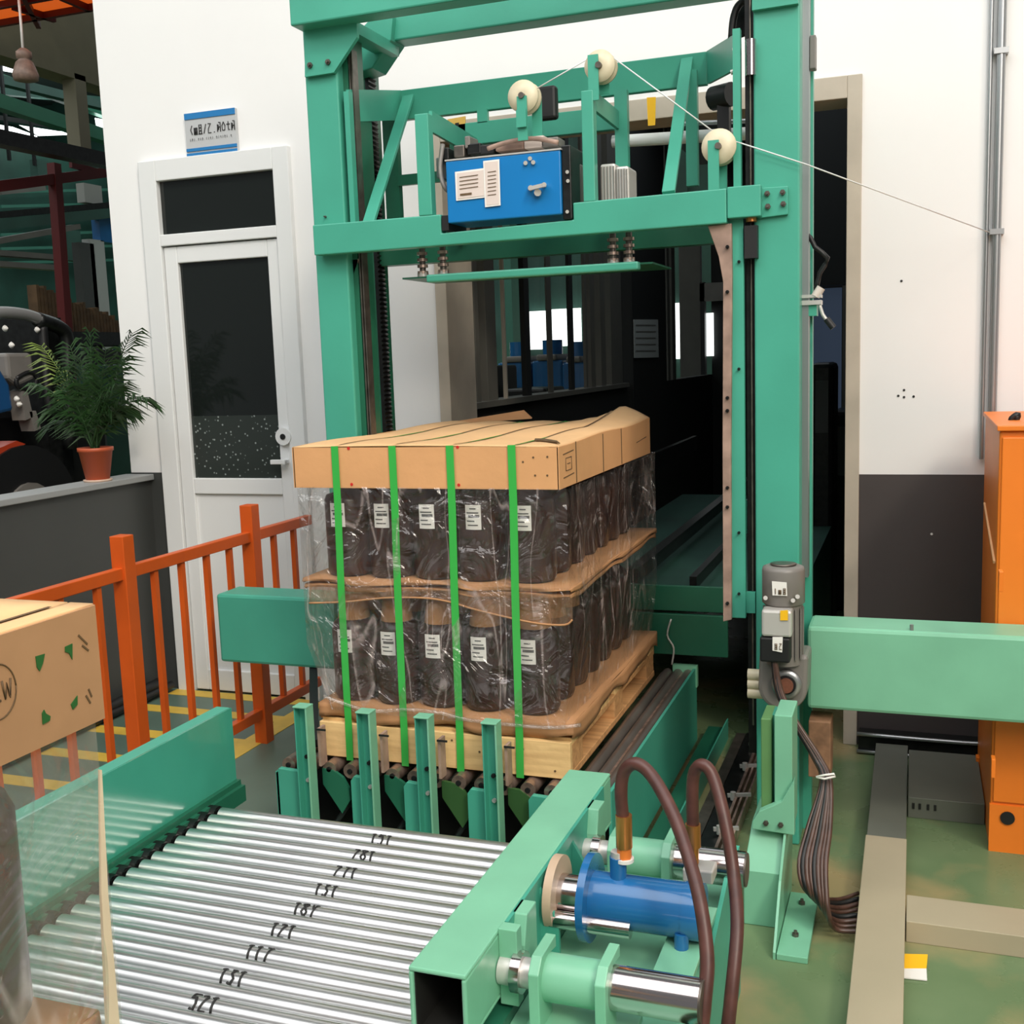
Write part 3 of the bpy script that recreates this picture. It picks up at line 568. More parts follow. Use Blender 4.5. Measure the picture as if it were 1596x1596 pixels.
o = MB().prism([at(1408, 1488, Z=.002), at(1446, 1489, Z=.002), at(1444, 1511, Z=.002), at(1408, 1511, Z=.002)], (0, 0, .003))
o.cur = 1; o.prism([at(1408, 1511, Z=.002), at(1444, 1511, Z=.002), at(1445, 1529, Z=.002), at(1408, 1525, Z=.002)], (0, 0, .003))
o = o.build('paper_tag', [YEL, PAPER]); tag(o, 'small yellow and white paper tag on the floor beside long duct', 'paper tag')

# ---------------------------------------------------------------- orange cabinet
o = thing('orange_cabinet', 'tall bright orange steel cabinet at the right edge by the wall', 'cabinet', (.6, 4.1, 0))
B('cabinet_body', ORANGE2, o, .248, 1.2, 3.75, 4.50, .0, 1.375, bevel=.006)
B('cabinet_lid', ORANGE2, o, .240, 1.21, 3.735, 4.51, 1.375, 1.392, bevel=.003)
B('cabinet_door', ORANGE2, o, .256, 1.0, 3.742, 3.75, .17, 1.355, bevel=.003)
B('plinth', ORANGE2, o, .246, 1.2, 3.742, 3.76, 0, .16)
for (u, v) in ((1517, 838), (1557, 905), (1520, 1190), (1545, 1195)):
    X = .248; a = at(u+6, v, X=X); MB().box(X-.012, X, a.y-.02, a.y+.02, a.z-.03, a.z+.03).build('hinge', ORANGE2, o, bevel=.002)
MB().cyl((.30, 3.74, .12), (.30, 3.736, .12), .022, 16).build('rubber_plug', BLACK, o)
MB().bar((.245, 4.4, 1.06), (.245, 3.80, .95), .006, .008).build('side_rod', CARDTOP, o)
o = MB().tube([at(1575, 662, Y=4.0), at(1577, 652, Y=4.0), at(1587, 646, Y=4.0), at(1584, 658, Y=4.0), at(1596, 662, Y=4.0), at(1620, 670, Y=4.0)], .010, 8).build('black_cable', BLACK)
tag(o, 'short black cable curled on top of the orange cabinet', 'cable')

# ---------------------------------------------------------------- orange fence
o = thing('orange_railing', 'orange steel railing with square posts left of the machine', 'railing', (-2.7, 3.6, 0))
FX = -2.70
B('top_rail', ORANGE, o, FX-.018, FX+.018, 1.6, 4.55, .905, .95, bevel=.003)
B('bottom_rail', ORANGE, o, FX-.018, FX+.018, 1.6, 4.55, .115, .16, bevel=.003)
for y in (3.235, 4.06, 2.41): B('post', ORANGE, o, FX-.03, FX+.03, y-.03, y+.03, 0, 1.065, bevel=.003)
for y in (1.76, 1.925, 2.09, 2.255, 2.57, 2.735, 2.9, 3.085, 3.40, 3.565, 3.73, 3.89, 4.235, 4.405): B('baluster', ORANGE, o, FX-.011, FX+.011, y-.011, y+.011, .16, .905)

# ---------------------------------------------------------------- roller conveyor
o = thing('roller_conveyor', 'roller conveyor with bright steel rollers in the foreground', 'conveyor', (-1.4, 1.8, 0))
RR = .0235; RZ = .35-RR
marks = {0: '151', 2: '28', 4: '27', 6: '131', 8: '18Y', 10: '121', 12: '117', 14: '131', 16: '52'}
prot = None
for k in range(40):
    y = 2.655-k*.0512
    if prot is None:
        prot = MB().cyl((-1.935, 0, 0), (-.80, 0, 0), RR, 24).build('roller', STEEL, o)
    ro = prot if k == 0 else prot.copy()
    if k: COL.objects.link(ro)
    ro.parent = o; ro.matrix_parent_inverse = Matrix.Translation(-o.location); ro.location = (0, y, RZ)
for k in range(18):
    u, v = ((590,1303),(562,1327),(535,1356),(505,1385),(472,1415),(437,1448),(399,1483),(358,1520),(316,1560))[k//2]
    if k % 2: continue
    y = round((2.655-at(u, v, Z=.35).y)/.0512); yc = 2.655-y*.0512
    h = .040; x0 = -1.403
    fn = lambda a, b: (x0+a*1.1, yc-(RR+.0004)*math.sin((.5-b/h)*1.9+.25), RZ+(RR+.0004)*math.cos((.5-b/h)*1.9+.25))
    txt = list(marks.values())[k//2]
    if len(txt) == 2: txt = txt+'1'
    mm = MB()
    for i, ch in enumerate(txt):
        for st in GL[ch]:
            pp = []
            for j in range(len(st)-1):
                for q in range(4): t_ = q/4; pp.append((st[j][0]*(1-t_)+st[j+1][0]*t_, st[j][1]*(1-t_)+st[j+1][1]*t_))
            pp.append(st[-1])
            mm.tube([fn(i*.52*h+x*.42*h - z_*.12*h, z_*h) for x, z_ in pp], .0030, 5, 1)
    mm.build('handwritten_number', INK, o)
B('side_guard', mat('glossy_teal_sheet', (.055, .33, .235), .16, var=.08, vs=3, coat=.4), o, -2.004, -1.996, .5, 2.83, .365, .60, label='teal sheet steel side guard')
B('guard_flange', GREEN, o, -2.05, -2.004, .5, 2.83, .594, .600)
B('guard_flange', DGREEN, o, -1.996, -1.980, .5, 2.83, .352, .368)
B('guard_flange', DGREEN, o, -2.02, -1.965, .5, 2.83, .30, .352)
ch = MB()
for k in range(40):
    y = 2.655-k*.0512
    ch.cyl((-1.978, y, RZ), (-1.945, y, RZ), .027, 10)
    for q in range(3): ch.box(-1.962+q*.008, -1.957+q*.008, y-.020, y+.014, RZ+.008*q-.03, RZ+.012+.004*q)
ch.box(-1.990, -1.942, .5, 2.68, .27, .338)
co = ch.build('drive_chain', BLACKM, o); co['kind'] = 'stuff'
B('frame_rail', BLACKM, o, -1.99, -1.94, .5, 2.70, .12, .30)
B('frame_rail', DGREEN, o, -.80, -.76, .5, 2.66, .12, .33)
for x in (-1.97, -.80):
    for y in (.9, 2.4): B('leg', DGREEN, o, x, x+.05, y, y+.05, 0, .30)
B('under_tray', DGREEN, o, -1.94, -.80, .5, 2.66, .24, .25)

# ---------------------------------------------------------------- pallet station
o = thing('strapping_station', 'teal strapping station with longitudinal rollers under the wrapped pallet', 'conveyor', (-1.4, 3.6, 0))
SY = 3.05
for (u0, u1) in ((430, 467), (546, 567), (628, 655), (727, 759), (822, 875)):
    a = at(u0, 1210, Y=SY).x; b_ = at(u1, 1210, Y=SY).x
    MB().prism([(a, SY, .03), (b_, SY, .03), (b_, SY, .318), (a+.012, SY, .322), (a, SY, .305)], (0, .02, 0)).build('front_plate', GREEN, o, bevel=.002)
B('front_sill', GREEN, o, -1.99, -.85, SY+.005, SY+.02, .03, .15)
B('frame_side', GREEN, o, -1.995, -1.985, SY, 4.35, .03, .31)
B('frame_side', GREEN, o, -.845, -.835, SY, 4.42, .05, .36)
B('end_cap', LITGREEN, o, -.93, -.83, 4.40, 4.43, .28, .37)
for k, u in enumerate((476, 573, 663, 767)):
    xc = at(u, 1150, Y=SY-.02).x; zt = .552
    B('slot_upright', GREEN, o, xc-.026, xc-.022, SY-.04, SY, .05, zt, bevel=.001)
    B('slot_upright', LITGREEN, o, xc+.018, xc+.024, SY-.045, SY, .05, zt, bevel=.001)
    B('slot_web', GREEN, o, xc-.022, xc+.018, SY-.01, SY-.004, .05, zt-.006)
    B('upright_cap', LITGREEN, o, xc-.027, xc+.025, SY-.046, SY, zt, zt+.006, bevel=.002)
    B('wear_strip', BROWNBAR, o, xc+.027, xc+.036, SY+.01, SY+.05, .34, .47)
    MB().bar((xc+.03, SY, .47), (xc+.065, SY, .47), .004, .006).build('spring_pin', BLACK, o)
    for z in (.10, .30, .38): MB().cyl((xc-.002, SY-.012, z), (xc-.002, SY-.02, z), .007, 8).build('bolt', SILVER if z != .38 else BLACK, o)
    # quarter plate
    hp = [(xc+.026+dx, SY+.03, z) for dx, z in ((0, .325), (.04, .322), (.075, .300), (.095, .265), (.098, .225), (.066, .175), (0, .27))]
    MB().prism(hp, (0, .012, 0)).build('quarter_plate', DGREEN if k < 2 else mat('olive_dark_plate_%d' % k, (.035, .10, .03), .45), o)
    MB().bar((xc+.03, SY-.01, .08), (xc+.17, SY+.1, .30), .010, .014).build('link_rod', BLACKM, o)
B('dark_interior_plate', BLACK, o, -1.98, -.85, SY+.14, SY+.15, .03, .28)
rp = None
for k in range(15):
    x = -1.965+k*.0775
    if rp is None:
        rp = MB().cyl((0, SY+.035, 0), (0, 4.38, 0), .025, 16).build('long_roller', RUSTS, o)
    ro = rp if k == 0 else rp.copy()
    if k: COL.objects.link(ro); ro.parent = o; ro.matrix_parent_inverse = Matrix.Translation(-o.location)
    ro.location = (x, 0, .323)
    MB().cyl((x, SY+.030, .323), (x, SY+.037, .323), .009, 10).build('axle_hole', BLACK, o)
for x in (-.952, -.908, -.866): MB().cyl((x, SY+.04, .335), (x, 4.40, .335), .02, 16).build('side_tube', mat('grey_brown_steel_%d' % int(x*-1000), (.20, .17, .15), .35, metal=.6, var=.2), o)

# ---------------------------------------------------------------- pallet
def place(o, x, y, z): o.location = (x, y, z)
PX0, PX1, PY0, PY1 = -1.862, -.985, 3.14, 4.30
pal = thing('wooden_pallet', 'pale wooden pallet under the strapped load', 'pallet', (-1.42, 3.7, .35))
B('front_board', WOOD, pal, PX0, PX1, PY0-.012, PY0+.010, .352, .470, bevel=.002)
for k in range(7):
    y = PY0+.01+k*(PY1-PY0-.11)/6; B('deck_board', WOOD, pal, PX0, PX1, y, y+.10, .458, .480, bevel=.002)
for x in (PX0, (PX0+PX1)/2-.04, PX1-.08):
    B('bottom_board', WOODS, pal, x, x+.08, PY0+.01, PY1, .350, .372, bevel=.002)
    B('stringer_board', WOODS, pal, x, x+.08, PY0+.01, PY1, .440, .458, bevel=.002)
    for y in (PY0+.012, (PY0+PY1)/2-.05, PY1-.13): B('block', WOODS, pal, x+.002, x+.078, y, y+.12 if y < PY1-.2 else PY1-.005, .372, .440, bevel=.002)
for u, v in ((704, 1154), (747, 1172), (815, 1168), (865, 1202)): a = at(u, v, Y=PY0-.014); MB().cyl((a.x, PY0-.014, a.z), (a.x, PY0-.01, a.z), .0035, 8).build('nail_hole', BRNINK, pal)

# crinkled bottom tray
def wav(x, s, a): return a*(math.sin(x*s)+.5*math.sin(x*s*2.3+1))
def tray(name, z, zl, x0, x1, y0, y1, lip, m, label, wob=.004, sag=0.):
    mb = MB()
    mb.grid(lambda u, v: (x0+(x1-x0)*u, y0+(y1-y0)*v, z+wav(u*6+v*3, 3, wob*.5)), 16, 12)
    o = [(x0, y0), (x1, y0), (x1, y1), (x0, y1), (x0, y0)]
    for i in range(4):
        (ax, ay), (bx_, by) = o[i], o[i+1]
        nx, ny = (by-ay), -(bx_-ax); L = math.hypot(nx, ny); nx /= L; ny /= L
        def f(u, v, ax=ax, ay=ay, bx_=bx_, by=by, nx=nx, ny=ny):
            s = u*8+ax+ay; e = wav(s, 2.2, .008)*v
            return (ax+(bx_-ax)*u+nx*e*lip*60*.2, ay+(by-ay)*u+ny*e, z+wav(u*6 if ny else u*3, 3, wob*.5)*(1-v)-lip*v+wav(s, 1.5, wob*2)*v - sag*v*math.sin(u*3.1))
        mb.grid(f, 40, 3)
    oo = mb.build(name, m, solid=.003); tag(oo, label, 'cardboard tray'); return oo
LX0, LX1, LY0, LY1 = -1.872, -.968, 3.135, 4.305
tray('bottom_tray', .532, 0, LX0+.01, LX1-.005, LY0+.0, LY1, .05, CARD2, 'crinkled brown cardboard tray between pallet and lower jars', .005)
tray('divider_tray', .956, 0, LX0-.02, LX1, LY0-.005, LY1, .012, CARD2, 'flat brown cardboard sheet under the upper jars', .003)
o = tray('divider_tray', .936, 0, LX0-.015, LX1-.004, LY0-.002, LY1, .012, CARD2, 'brown cardboard sheet second from top between jar tiers', .003)
# wavy lip cord of the shrouded tray edge
def rope(pts, r, m, name, lab, cat):
    o = MB().tube(pts, r, 8, 4).build(name, m); return tag(o, lab, cat)
rope([at(u, v, Y=LY0-.012) for u, v in ((482, 940), (540, 938), (600, 932), (660, 932), (700, 938), (740, 950), (790, 962), (840, 972), (880, 974), (892, 966))], .0032, CARD2, 'folded_tray_edge', 'wavy folded cardboard edge hanging below the middle sheets', 'cardboard edge')
SKP = [at(u, v, Y=LY0-.010) for u, v in ((482, 940), (540, 938), (600, 932), (660, 932), (700, 938), (740, 950), (790, 962), (840, 972), (880, 974), (892, 966))]
def skf(u, v):
    t = u*(len(SKP)-1); i = min(int(t), len(SKP)-2); q = SKP[i].lerp(SKP[i+1], t-i); return (q.x, LY0-.008+.004*math.sin(u*20), .938+(q.z-.938)*v)
tag(MB().grid(skf, 40, 4).build('tray_skirt', SKIRT), 'translucent brown skirt hanging below the middle cardboard sheets', 'cardboard edge')
# jars
def jar_body(h):
    if h < .3: return [(.040, 0), (.070, .004), (.076, .016), (.077, h*.88), (.070, h*.94), (.040, h*.97), (.038, h), (.030, h)]
    return [(.040, 0), (.070, .004), (.076, .018), (.077, h*.72), (.072, h*.78), (.055, h*.83), (.036, h*.88), (.034, h*.93), (.040, h*.94), (.040, h), (.030, h)]
NJX, NJY = 5, 7
xs = [at(u, 800, Y=3.24).x for u in (548, 611, 680, 747, 823)]
xs = [-1.752, -1.593, -1.434, -1.275, -1.110]
xs = [x for x in xs]
def make_jar(x, y, z, h, label, group, withcap, meshes={}):
    o = thing('jar', label, 'jar', (x, y, z), group)
    key = h; lz = .168 if h < .3 else .170
    if key not in meshes:
        b0 = MB().lathe(jar_body(h), (0, 0, 0), (0, 0, 1), 24).build('jar_body', JAR, None)
        c0 = None if not withcap else MB().lathe([(.052, h*.80), (.055, h*.82), (.046, h+.010), (.040, h+.016), (.01, h+.018)], (0, 0, 0), (0, 0, 1), 20).build('paper_cap', CARD2, None)
        l0 = MB().grid(lambda u, v: (.0782*math.sin((u-.5)*.68), -.0782*math.cos((u-.5)*.68), lz+v*.078), 6, 1)
        l0.build_ = None
        l1 = l0.build('jar_label', PAPER, None)
        p0 = MB()
        for q, (aa, bb) in enumerate(((.15, .8), (.1, .6), (.2, .9), (.1, .85), (.3, .7))):
            zz = lz+.012+q*.013; hh = .004 if q != 2 else .009
            p0.grid(lambda u, v, aa=aa, bb=bb, zz=zz, hh=hh: (.0786*math.sin((aa+(bb-aa)*u-.5)*.68), -.0786*math.cos((aa+(bb-aa)*u-.5)*.68), zz+v*hh), 5, 1)
        pp = p0.build('label_print', mat('label_ink_%d' % int(h*1000), (.10, .10, .10), .6), None)
        meshes[key] = [b0, c0, l1, pp]
        first = True
    else: first = False
    b0, c0, l1, pp = meshes[key]
    parts = []
    for src in ((b0, c0, l1, pp) if withcap else (b0, l1, pp)):
        use = src if (first and src.parent is None) else src.copy()
        if use is not src: COL.objects.link(use)
        use.parent = o; use.matrix_parent_inverse = Matrix.Identity(4); use.location = (0, 0, 0)
        if src in (l1, pp) : use.rotation_euler = (0, 0, 0)
        parts.append(use)
    return o, parts
for tier, (z, h) in enumerate(((.534, .330), (.958, .285))):
    tn = 'lower' if tier == 0 else 'upper'
    names = ['leftmost', 'second from left', 'middle', 'second from right', 'rightmost']
    for i in range(5):
        for j in range(7):
            if not (j in (0, 1) or i == 4 or i == 0): continue
            x = xs[i]-.015+.0; y = 3.235+j*.158
            if j == 0:
                lab = 'dark jar with white label, %s in the front row of %s tier' % (names[i], tn); g = None
                if i < 5: pass
            else:
                lab = 'dark jar under the film, %s tier, %s row from the front, %s' % (tn, ['', 'second', 'third', 'fourth', 'fifth', 'sixth', 'last'][j], names[i]); g = 'jars behind the front row, %s tier' % tn
            o, pr = make_jar(x, y, z, h, lab, g or 'labelled jars in the front row', tier == 0 and j < 3)
# cap
def carton_lid(name, label, x0, x1, y0, y1, z0, z1, seams, m, mtop, rise=0.):
    o = thing(name, label, 'carton lid', ((x0+x1)/2, (y0+y1)/2, z0))
    th = .006
    def zt(x, y):   # lid height, lifts to the back right corner
        u = (x-x0)/(x1-x0); v = (y-y0)/(y1-y0)
        return z1+rise*max(0, v-.66)/.34*max(.12*(u > .7), 1-abs(u-.88)/.14)+.004*math.sin(v*9+u*4)*(rise > 0)
    B('front_panel', m, o, x0, x1, y0, y0+th, z0, z1-.001)
    MB().grid(lambda u, v: (x1, y0+(y1-y0)*u, z0+(zt(x1, y0+(y1-y0)*u)-z0)*v), 30, 1, False).build('side_panel', m, o, solid=th)
    MB().grid(lambda u, v: (x0, y0+(y1-y0)*u, z0+(z1-z0)*v), 30, 1, False).build('side_panel', m, o, solid=th)
    MB().grid(lambda u, v: (x0+(x1-x0)*u, y1, z0+(zt(x0+(x1-x0)*u, y1)-z0)*v), 20, 1, False).build('back_panel', m, o, solid=th)
    xs_ = [x0]+seams+[x1]
    for i in range(len(xs_)-1):
        a = xs_[i]+(.002 if i else 0); b = xs_[i+1]-(.002 if i < len(xs_)-2 else 0)
        MB().grid(lambda u, v, a=a, b=b: (a+(b-a)*u, y0+(y1-y0)*v, zt(a+(b-a)*u, y0+(y1-y0)*v)+.007*math.sin(u*math.pi)*(rise > 0)*min(1, v*6)), 6, 30).build('top_flap', mtop, o, solid=.004)
        if i: MB().grid(lambda u, v, q=xs_[i]: (q-.003+.006*u, y0+.03+(y1-y0-.06)*v, zt(q, y0+(y1-y0)*v)+.0035), 1, 20).build('top_seam', BRNINK, o)
    return o
CX0, CX1, CY0, CY1, CZ0, CZ1 = -1.898, -.996, 3.125, 4.33, 1.258, 1.389
lid = carton_lid('carton_lid', 'tan cardboard lid covering the strapped pallet load', CX0, CX1, CY0, CY1, CZ0, CZ1, [-1.741, -1.538, -1.342, -1.14], CARD, CARDTOP, .055)
for u, v, m in ((543, 699, REDINK), (548, 755, REDINK), (713, 697, REDINK), (715, 756, REDINK), (793, 699, REDINK), (795, 756, REDINK), (815, 720, BRNINK), (831, 713, BRNINK), (853, 712, BRNINK), (834, 741, BRNINK), (853, 741, BRNINK)):
    a = at(u, v, Y=CY0-.001); MB().cyl((a.x, CY0-.0015, a.z), (a.x, CY0+.002, a.z), .005 if m is REDINK else .0032, 10).build('printed_dot', m, lid)
MB().prism([at(833, 687, Z=CZ1+.004), at(868, 690, Z=CZ1+.004), at(873, 692, Z=CZ1+.003), at(868, 688, Z=CZ1+.004), at(850, 685, Z=CZ1+.004), at(834, 684.5, Z=CZ1+.004)], (0, 0, .003)).build('open_fold', BRNINK, lid)
def sline(y, parent): MB().box(CX1+.003, CX1+.0045, y-.003, y+.003, CZ0+.002, CZ1-.001).build('side_crease', BRNINK, parent)
for y in (3.30, 3.62, 3.87): sline(y, lid)
fx = CX1+.0035
mbk = MB()
for (a, b) in (((3.165, CZ1-.03), (3.275, CZ1-.025)), ((3.165, CZ0+.03), (3.275, CZ0+.035))): mbk.bar((fx, a[0], a[1]), (fx, b[0], b[1]), .001, .003, (0, 0, 1))
for (a, b) in (((3.19, CZ0+.05), (3.25, CZ0+.05)), ((3.19, CZ0+.088), (3.25, CZ0+.088)), ((3.19, CZ0+.05), (3.19, CZ0+.088)), ((3.25, CZ0+.05), (3.25, CZ0+.088)), ((4.10, CZ0+.06), (4.26, CZ0+.07)), ((3.205, CZ0+.07), (3.235, CZ0+.07))): mbk.tube([(fx, *a), (fx, *b)], .0014, 5, 1)
mbk.build('printed_mark', BRNINK, lid)
# torn flap behind lid at left back
o = MB().prism([(-1.88, 4.25, 1.385), (-1.70, 4.36, 1.40), (-1.55, 4.40, 1.43), (-1.5, 4.36, 1.40)], (0, .01, .004)).build('loose_flap', CARD2, lid)
# straps
SX = [-1.741, -1.538, -1.342, -1.140]
for k, x in enumerate(SX):
    nm = ['leftmost', 'second from left', 'third from left', 'rightmost'][k]
    y0 = CY0-.006; zb = .345; zz = [(y0, CZ1+.004), (y0, 1.2), (y0-.003, .95), (y0-.001, .6), (PY0-.018, .47), (PY0-.018, zb)]
    w_ = .0125; mb = MB(); n = len(zz)
    lean = [0, 0, -.003, -.006, -.008, -.010]
    vs = []
    for (yy, z), le in zip(zz, lean): vs += [(x-w_+le, yy, z), (x+w_+le, yy, z)]
    mb.add(vs, [(2*i, 2*i+1, 2*i+3, 2*i+2) for i in range(n-1)])
    mb.add([(x-.0015, CY0-.006, CZ1+.001), (x+.0015, CY0-.006, CZ1+.001), (x+.0015, CY1, CZ1+.001), (x-.0015, CY1, CZ1+.001)], [(0, 1, 2, 3)])
    mb.add([(x-w_, CY1+.006, CZ1), (x+w_, CY1+.006, CZ1), (x+w_, CY1+.006, .36), (x-w_, CY1+.006, .36)], [(0, 1, 2, 3)])
    oo = mb.build('green_strap', STRAP, solid=.0015); tag(oo, 'green plastic strap around the pallet load, %s of four' % nm, 'strap')
# film shroud
def shroud(name, label, x0, x1, y0, y1, z0, z1, m, seed, taper=.0, faces=(0, 1, 2, 3), amp=.008):
    rr = random.Random(seed); mb = MB(); ph = [rr.uniform(0, 6) for _ in range(12)]
    c = [(x0, y0), (x1, y0), (x1, y1), (x0, y1), (x0, y0)]
    for i in faces:
        (ax, ay), (bx_, by) = c[i], c[i+1]; nx, ny = (by-ay), -(bx_-ax); L = math.hypot(nx, ny); nx /= L; ny /= L
        def f(u, v):
            z = z1+(z0-z1)*v; e = 0
            for q in range(5): e += math.sin(u*(5+q*4.3)+v*(3+q*3.7)*(1 if q % 2 else -1)+ph[q]+ph[(i+q) % 12])/(1+q)
            fold = abs(math.sin(u*7+v*5+ph[i]))**8
            e = e*amp*.5+fold*amp*1.2
            ed = min(u, 1-u, .08)/.08; e *= ed*min(1, v*5)
            px = ax+(bx_-ax)*u; py = ay+(by-ay)*u
            tp = taper*max(0, v-.7)/.3
            px += (1 if px < (x0+x1)/2 else -.35)*tp*abs(px-(x0+x1)/2)/((x1-x0)/2)
            return (px+nx*e, py+ny*e, z)
        mb.grid(f, 60, 40)
    o = mb.build(name, m); tag(o, label, 'plastic film'); return o
shroud('film_shroud', 'clear wrinkled plastic film hanging around the strapped pallet load', -1.888, -.972, 3.122, 4.318, .515, 1.262, FILM, 5, .08)
# bunched film edge at the bottom
rope([at(u, v, Y=3.118) for u, v in ((505, 1085), (540, 1098), (580, 1108), (640, 1106), (690, 1112), (730, 1122), (800, 1130), (860, 1134), (905, 1130))], .006, FILM2, 'gathered_film_edge', 'gathered clear film edge along the top of the pallet', 'plastic film')

# ---------------------------------------------------------------- second load, near left
lid2 = carton_lid('carton_lid', 'kraft cardboard carton lid with green print in left foreground', -1.80, -.90, -.10, 1.02, 1.245, 1.382, [-1.55, -1.25, -.935], KRAFT, CARDTOP, 0)
lx = -.8965
def lp(u, v): return at(u, v, X=lx)
for pts in ([(55, 1023), (69, 1019), (66, 1034), (61, 1046), (57, 1040)], [(101, 1008), (112, 1003), (112, 1028), (107, 1018), (101, 1016)], [(65, 1112), (68, 1106), (71, 1112), (78, 1116), (77, 1123), (66, 1129)], [(110, 1098), (120, 1084), (120, 1098), (113, 1106)]):
    MB().prism([lp(*q) for q in pts], (.001, 0, 0)).build('green_print', GRNINK, lid2)
c = lp(-4, 1079); ring = [(lx, c.y+.0255*math.cos(t), c.z+.0295*math.sin(t)) for t in [2*math.pi*i/32 for i in range(33)]]
MB().tube(ring, .0009, 5, 1).build('printed_ring', BRNINK, lid2)
write('NEW', lambda a, b: (lx, c.y-.022+a, c.z-.010+b), .0014, .020, .72, .6).build('printed_word', BRNINK, lid2)
for pts in ([(122, 990), (136, 1004)], [(128, 1006), (138, 1014)], [(138, 1074), (143, 1086)], [(134, 1084), (141, 1096)]):
    MB().bar(lp(*pts[0]), lp(*pts[1]), .001, .0022, (0, 0, 1)).build('tear_mark', BRNINK, lid2)
o = shroud('film_shroud', 'clear plastic film hanging below the kraft lid in left foreground', -1.79, -.905, -.08, 1.012, .44, 1.25, FILM2, 9, 0, (1, 2, 3), .006)
o = MB().prism([at(157, 1200, X=-.903), at(159, 1200, X=-.903), at(169, 1395, X=-.903), at(187, 1600, X=-.903), at(168, 1600, X=-.903), at(159, 1395, X=-.903)], (-.004, .0, 0)).build('film_edge', mat('cream_film_edge', (.80, .66, .48), .4, var=.1))
tag(o, 'cream folded film edge at the corner of the left foreground load', 'plastic film')
tray2 = tray('divider_tray', .888, 0, -1.78, -.915, -.06, .985, .05, CARD2, 'brown cardboard tray inside the left foreground load', .003)
for k in range(5):
    o, pr = make_jar(-1.02, .885-k*.158, .91, .285, 'dark jar on the tray of the left foreground load, %s from its far end' % ['first', 'second', 'third', 'fourth', 'fifth'][k], 'jars in the left foreground load', False)
for k in range(5):
    o, pr = make_jar(-1.02, .885-k*.158, .565, .285, 'dark jar below the tray of the left foreground load, %s from its far end' % ['first', 'second', 'third', 'fourth', 'fifth'][k], 'lower jars in the left foreground load', False)
pal2 = thing('wooden_pallet', 'wooden pallet under the left foreground load', 'pallet', (-1.35, .45, .35))
for k in range(6): B('deck_board', WOOD, pal2, -1.79, -.91, -.06+k*.19, .05+k*.19, .53, .55)
for x in (-1.79, -1.39, -.99): B('stringer', WOODS, pal2, x, x+.08, -.06, 1.0, .352, .53)
B('bottom_pad', CARD2, pal2, -1.79, -.91, -.06, 1.0, .551, .560)

# ---------------------------------------------------------------- pusher beam and hydraulics
o = thing('pusher_beam', 'thick lit-toned teal hollow box beam along right side of the rollers', 'beam', (-.85, 2.3, .3))
X0, X1, Y0, Y1, Z0, Z1 = -.902, -.782, 1.786, 2.85, .352, .50; T = .010
bmq = MB().box(X0, X1, Y0, Y1, Z1-T, Z1).box(X0, X1, Y0, Y1, Z0, Z0+T).box(X0, X0+T, Y0, Y1, Z0+T, Z1-T).box(X1-T, X1, Y0, Y1, Z0+T, Z1-T)
bmq.build('box_beam', LITGREEN, o, bevel=.004)
B('tube_shade_lining', BLACK, o, X0+T, X1-T, Y0+.25, Y0+.26, Z0+T, Z1-T)  # black plate stands in for shade deep inside the tube
MB().box(X0+T, X0+T+.002, Y0+.006, Y0+.3, Z0+T, Z1-T).box(X1-T-.002, X1-T, Y0+.006, Y0+.3, Z0+T, Z1-T).box(X0+T, X1-T, Y0+.006, Y0+.3, Z0+T, Z0+T+.002).box(X0+T, X1-T, Y0+.006, Y0+.3, Z1-T-.002, Z1-T).build('tube_shade_lining', mat('tube_shade_black', (.012, .012, .011), .6), o)  # black lining paints shade over the tube's inner walls
for (ya, yb) in ((2.02, 2.10), (2.58, 2.66)):
    MB().prism([(X1, ya, .44), (X1, ya, .36), (X1, yb, .36), (X1, yb, .50), (X1, ya+.02, .50)], (.035, 0, 0)).build('clevis_lug', LITGREEN, o, bevel=.003)
B('mount_angle', LITGREEN, o, X1, X1+.04, 1.96, 1.99, .34, .505, bevel=.002)
B('mount_angle', GREEN, o, X1, X1+.008, 2.0, 2.75, .30, .50)
for ya in (2.20, 2.45): MB().prism([(X1, ya, .49), (X1+.05, ya, .40), (X1+.05, ya, .30), (X1, ya, .30)], (0, .012, 0)).build('web_plate', GREEN, o)
def rodunit(y, z, label, extra):
    o = thing('guide_rod_unit', label, 'guide rod', (-.6, y, z-.1), 'guide rods beside the pusher beam')
    xl, xr = -.735, -.37
    MB().cyl((-.78, y, z), (-.70, y, z), .030, 24).build('rod_end', SILVER, o)
    MB().cyl((-.75, y, z), (-.73, y, z), .042, 24).build('rod_collar', CHROME, o)
    MB().cyl((-.70, y, z), (-.545, y, z), .047, 32).build('guide_sleeve', LITGREEN, o)
    MB().cyl((-.545, y, z), (xr, y, z), .043, 32).build('guide_rod', CHROME, o)
    for x in (-.70, -.565):
        MB().prism([(x, y-.062, z-.085), (x, y-.062, z+.035), (x, y-.035, z+.062), (x, y+.055, z+.062), (x, y+.055, z+.035), (x, y-.0, z+.046), (x, y+.02, z-.085)], (.022, 0, 0)).build('sleeve_bracket', LITGREEN, o, bevel=.002)
    B('bracket_base', LITGREEN, o, -.715, -.50, y-.075, y+.06, z-.10, z-.085, bevel=.002)
    for x in (-.68, -.53): MB().cyl((x+.03, y-.055, z-.085), (x+.03, y-.055, z-.075), .009, 6).build('bolt', LITGREEN, o)
    MB().cyl((xr-.004, y, z), (xr+.004, y, z), .040, 24).build('rod_face', DSTEEL, o)
rodunit(1.965, .415, 'nearer polished guide rod in green sleeve beside the pusher beam', 0)
rodunit(2.56, .405, 'farther polished guide rod in green sleeve behind the blue cylinder', 0)
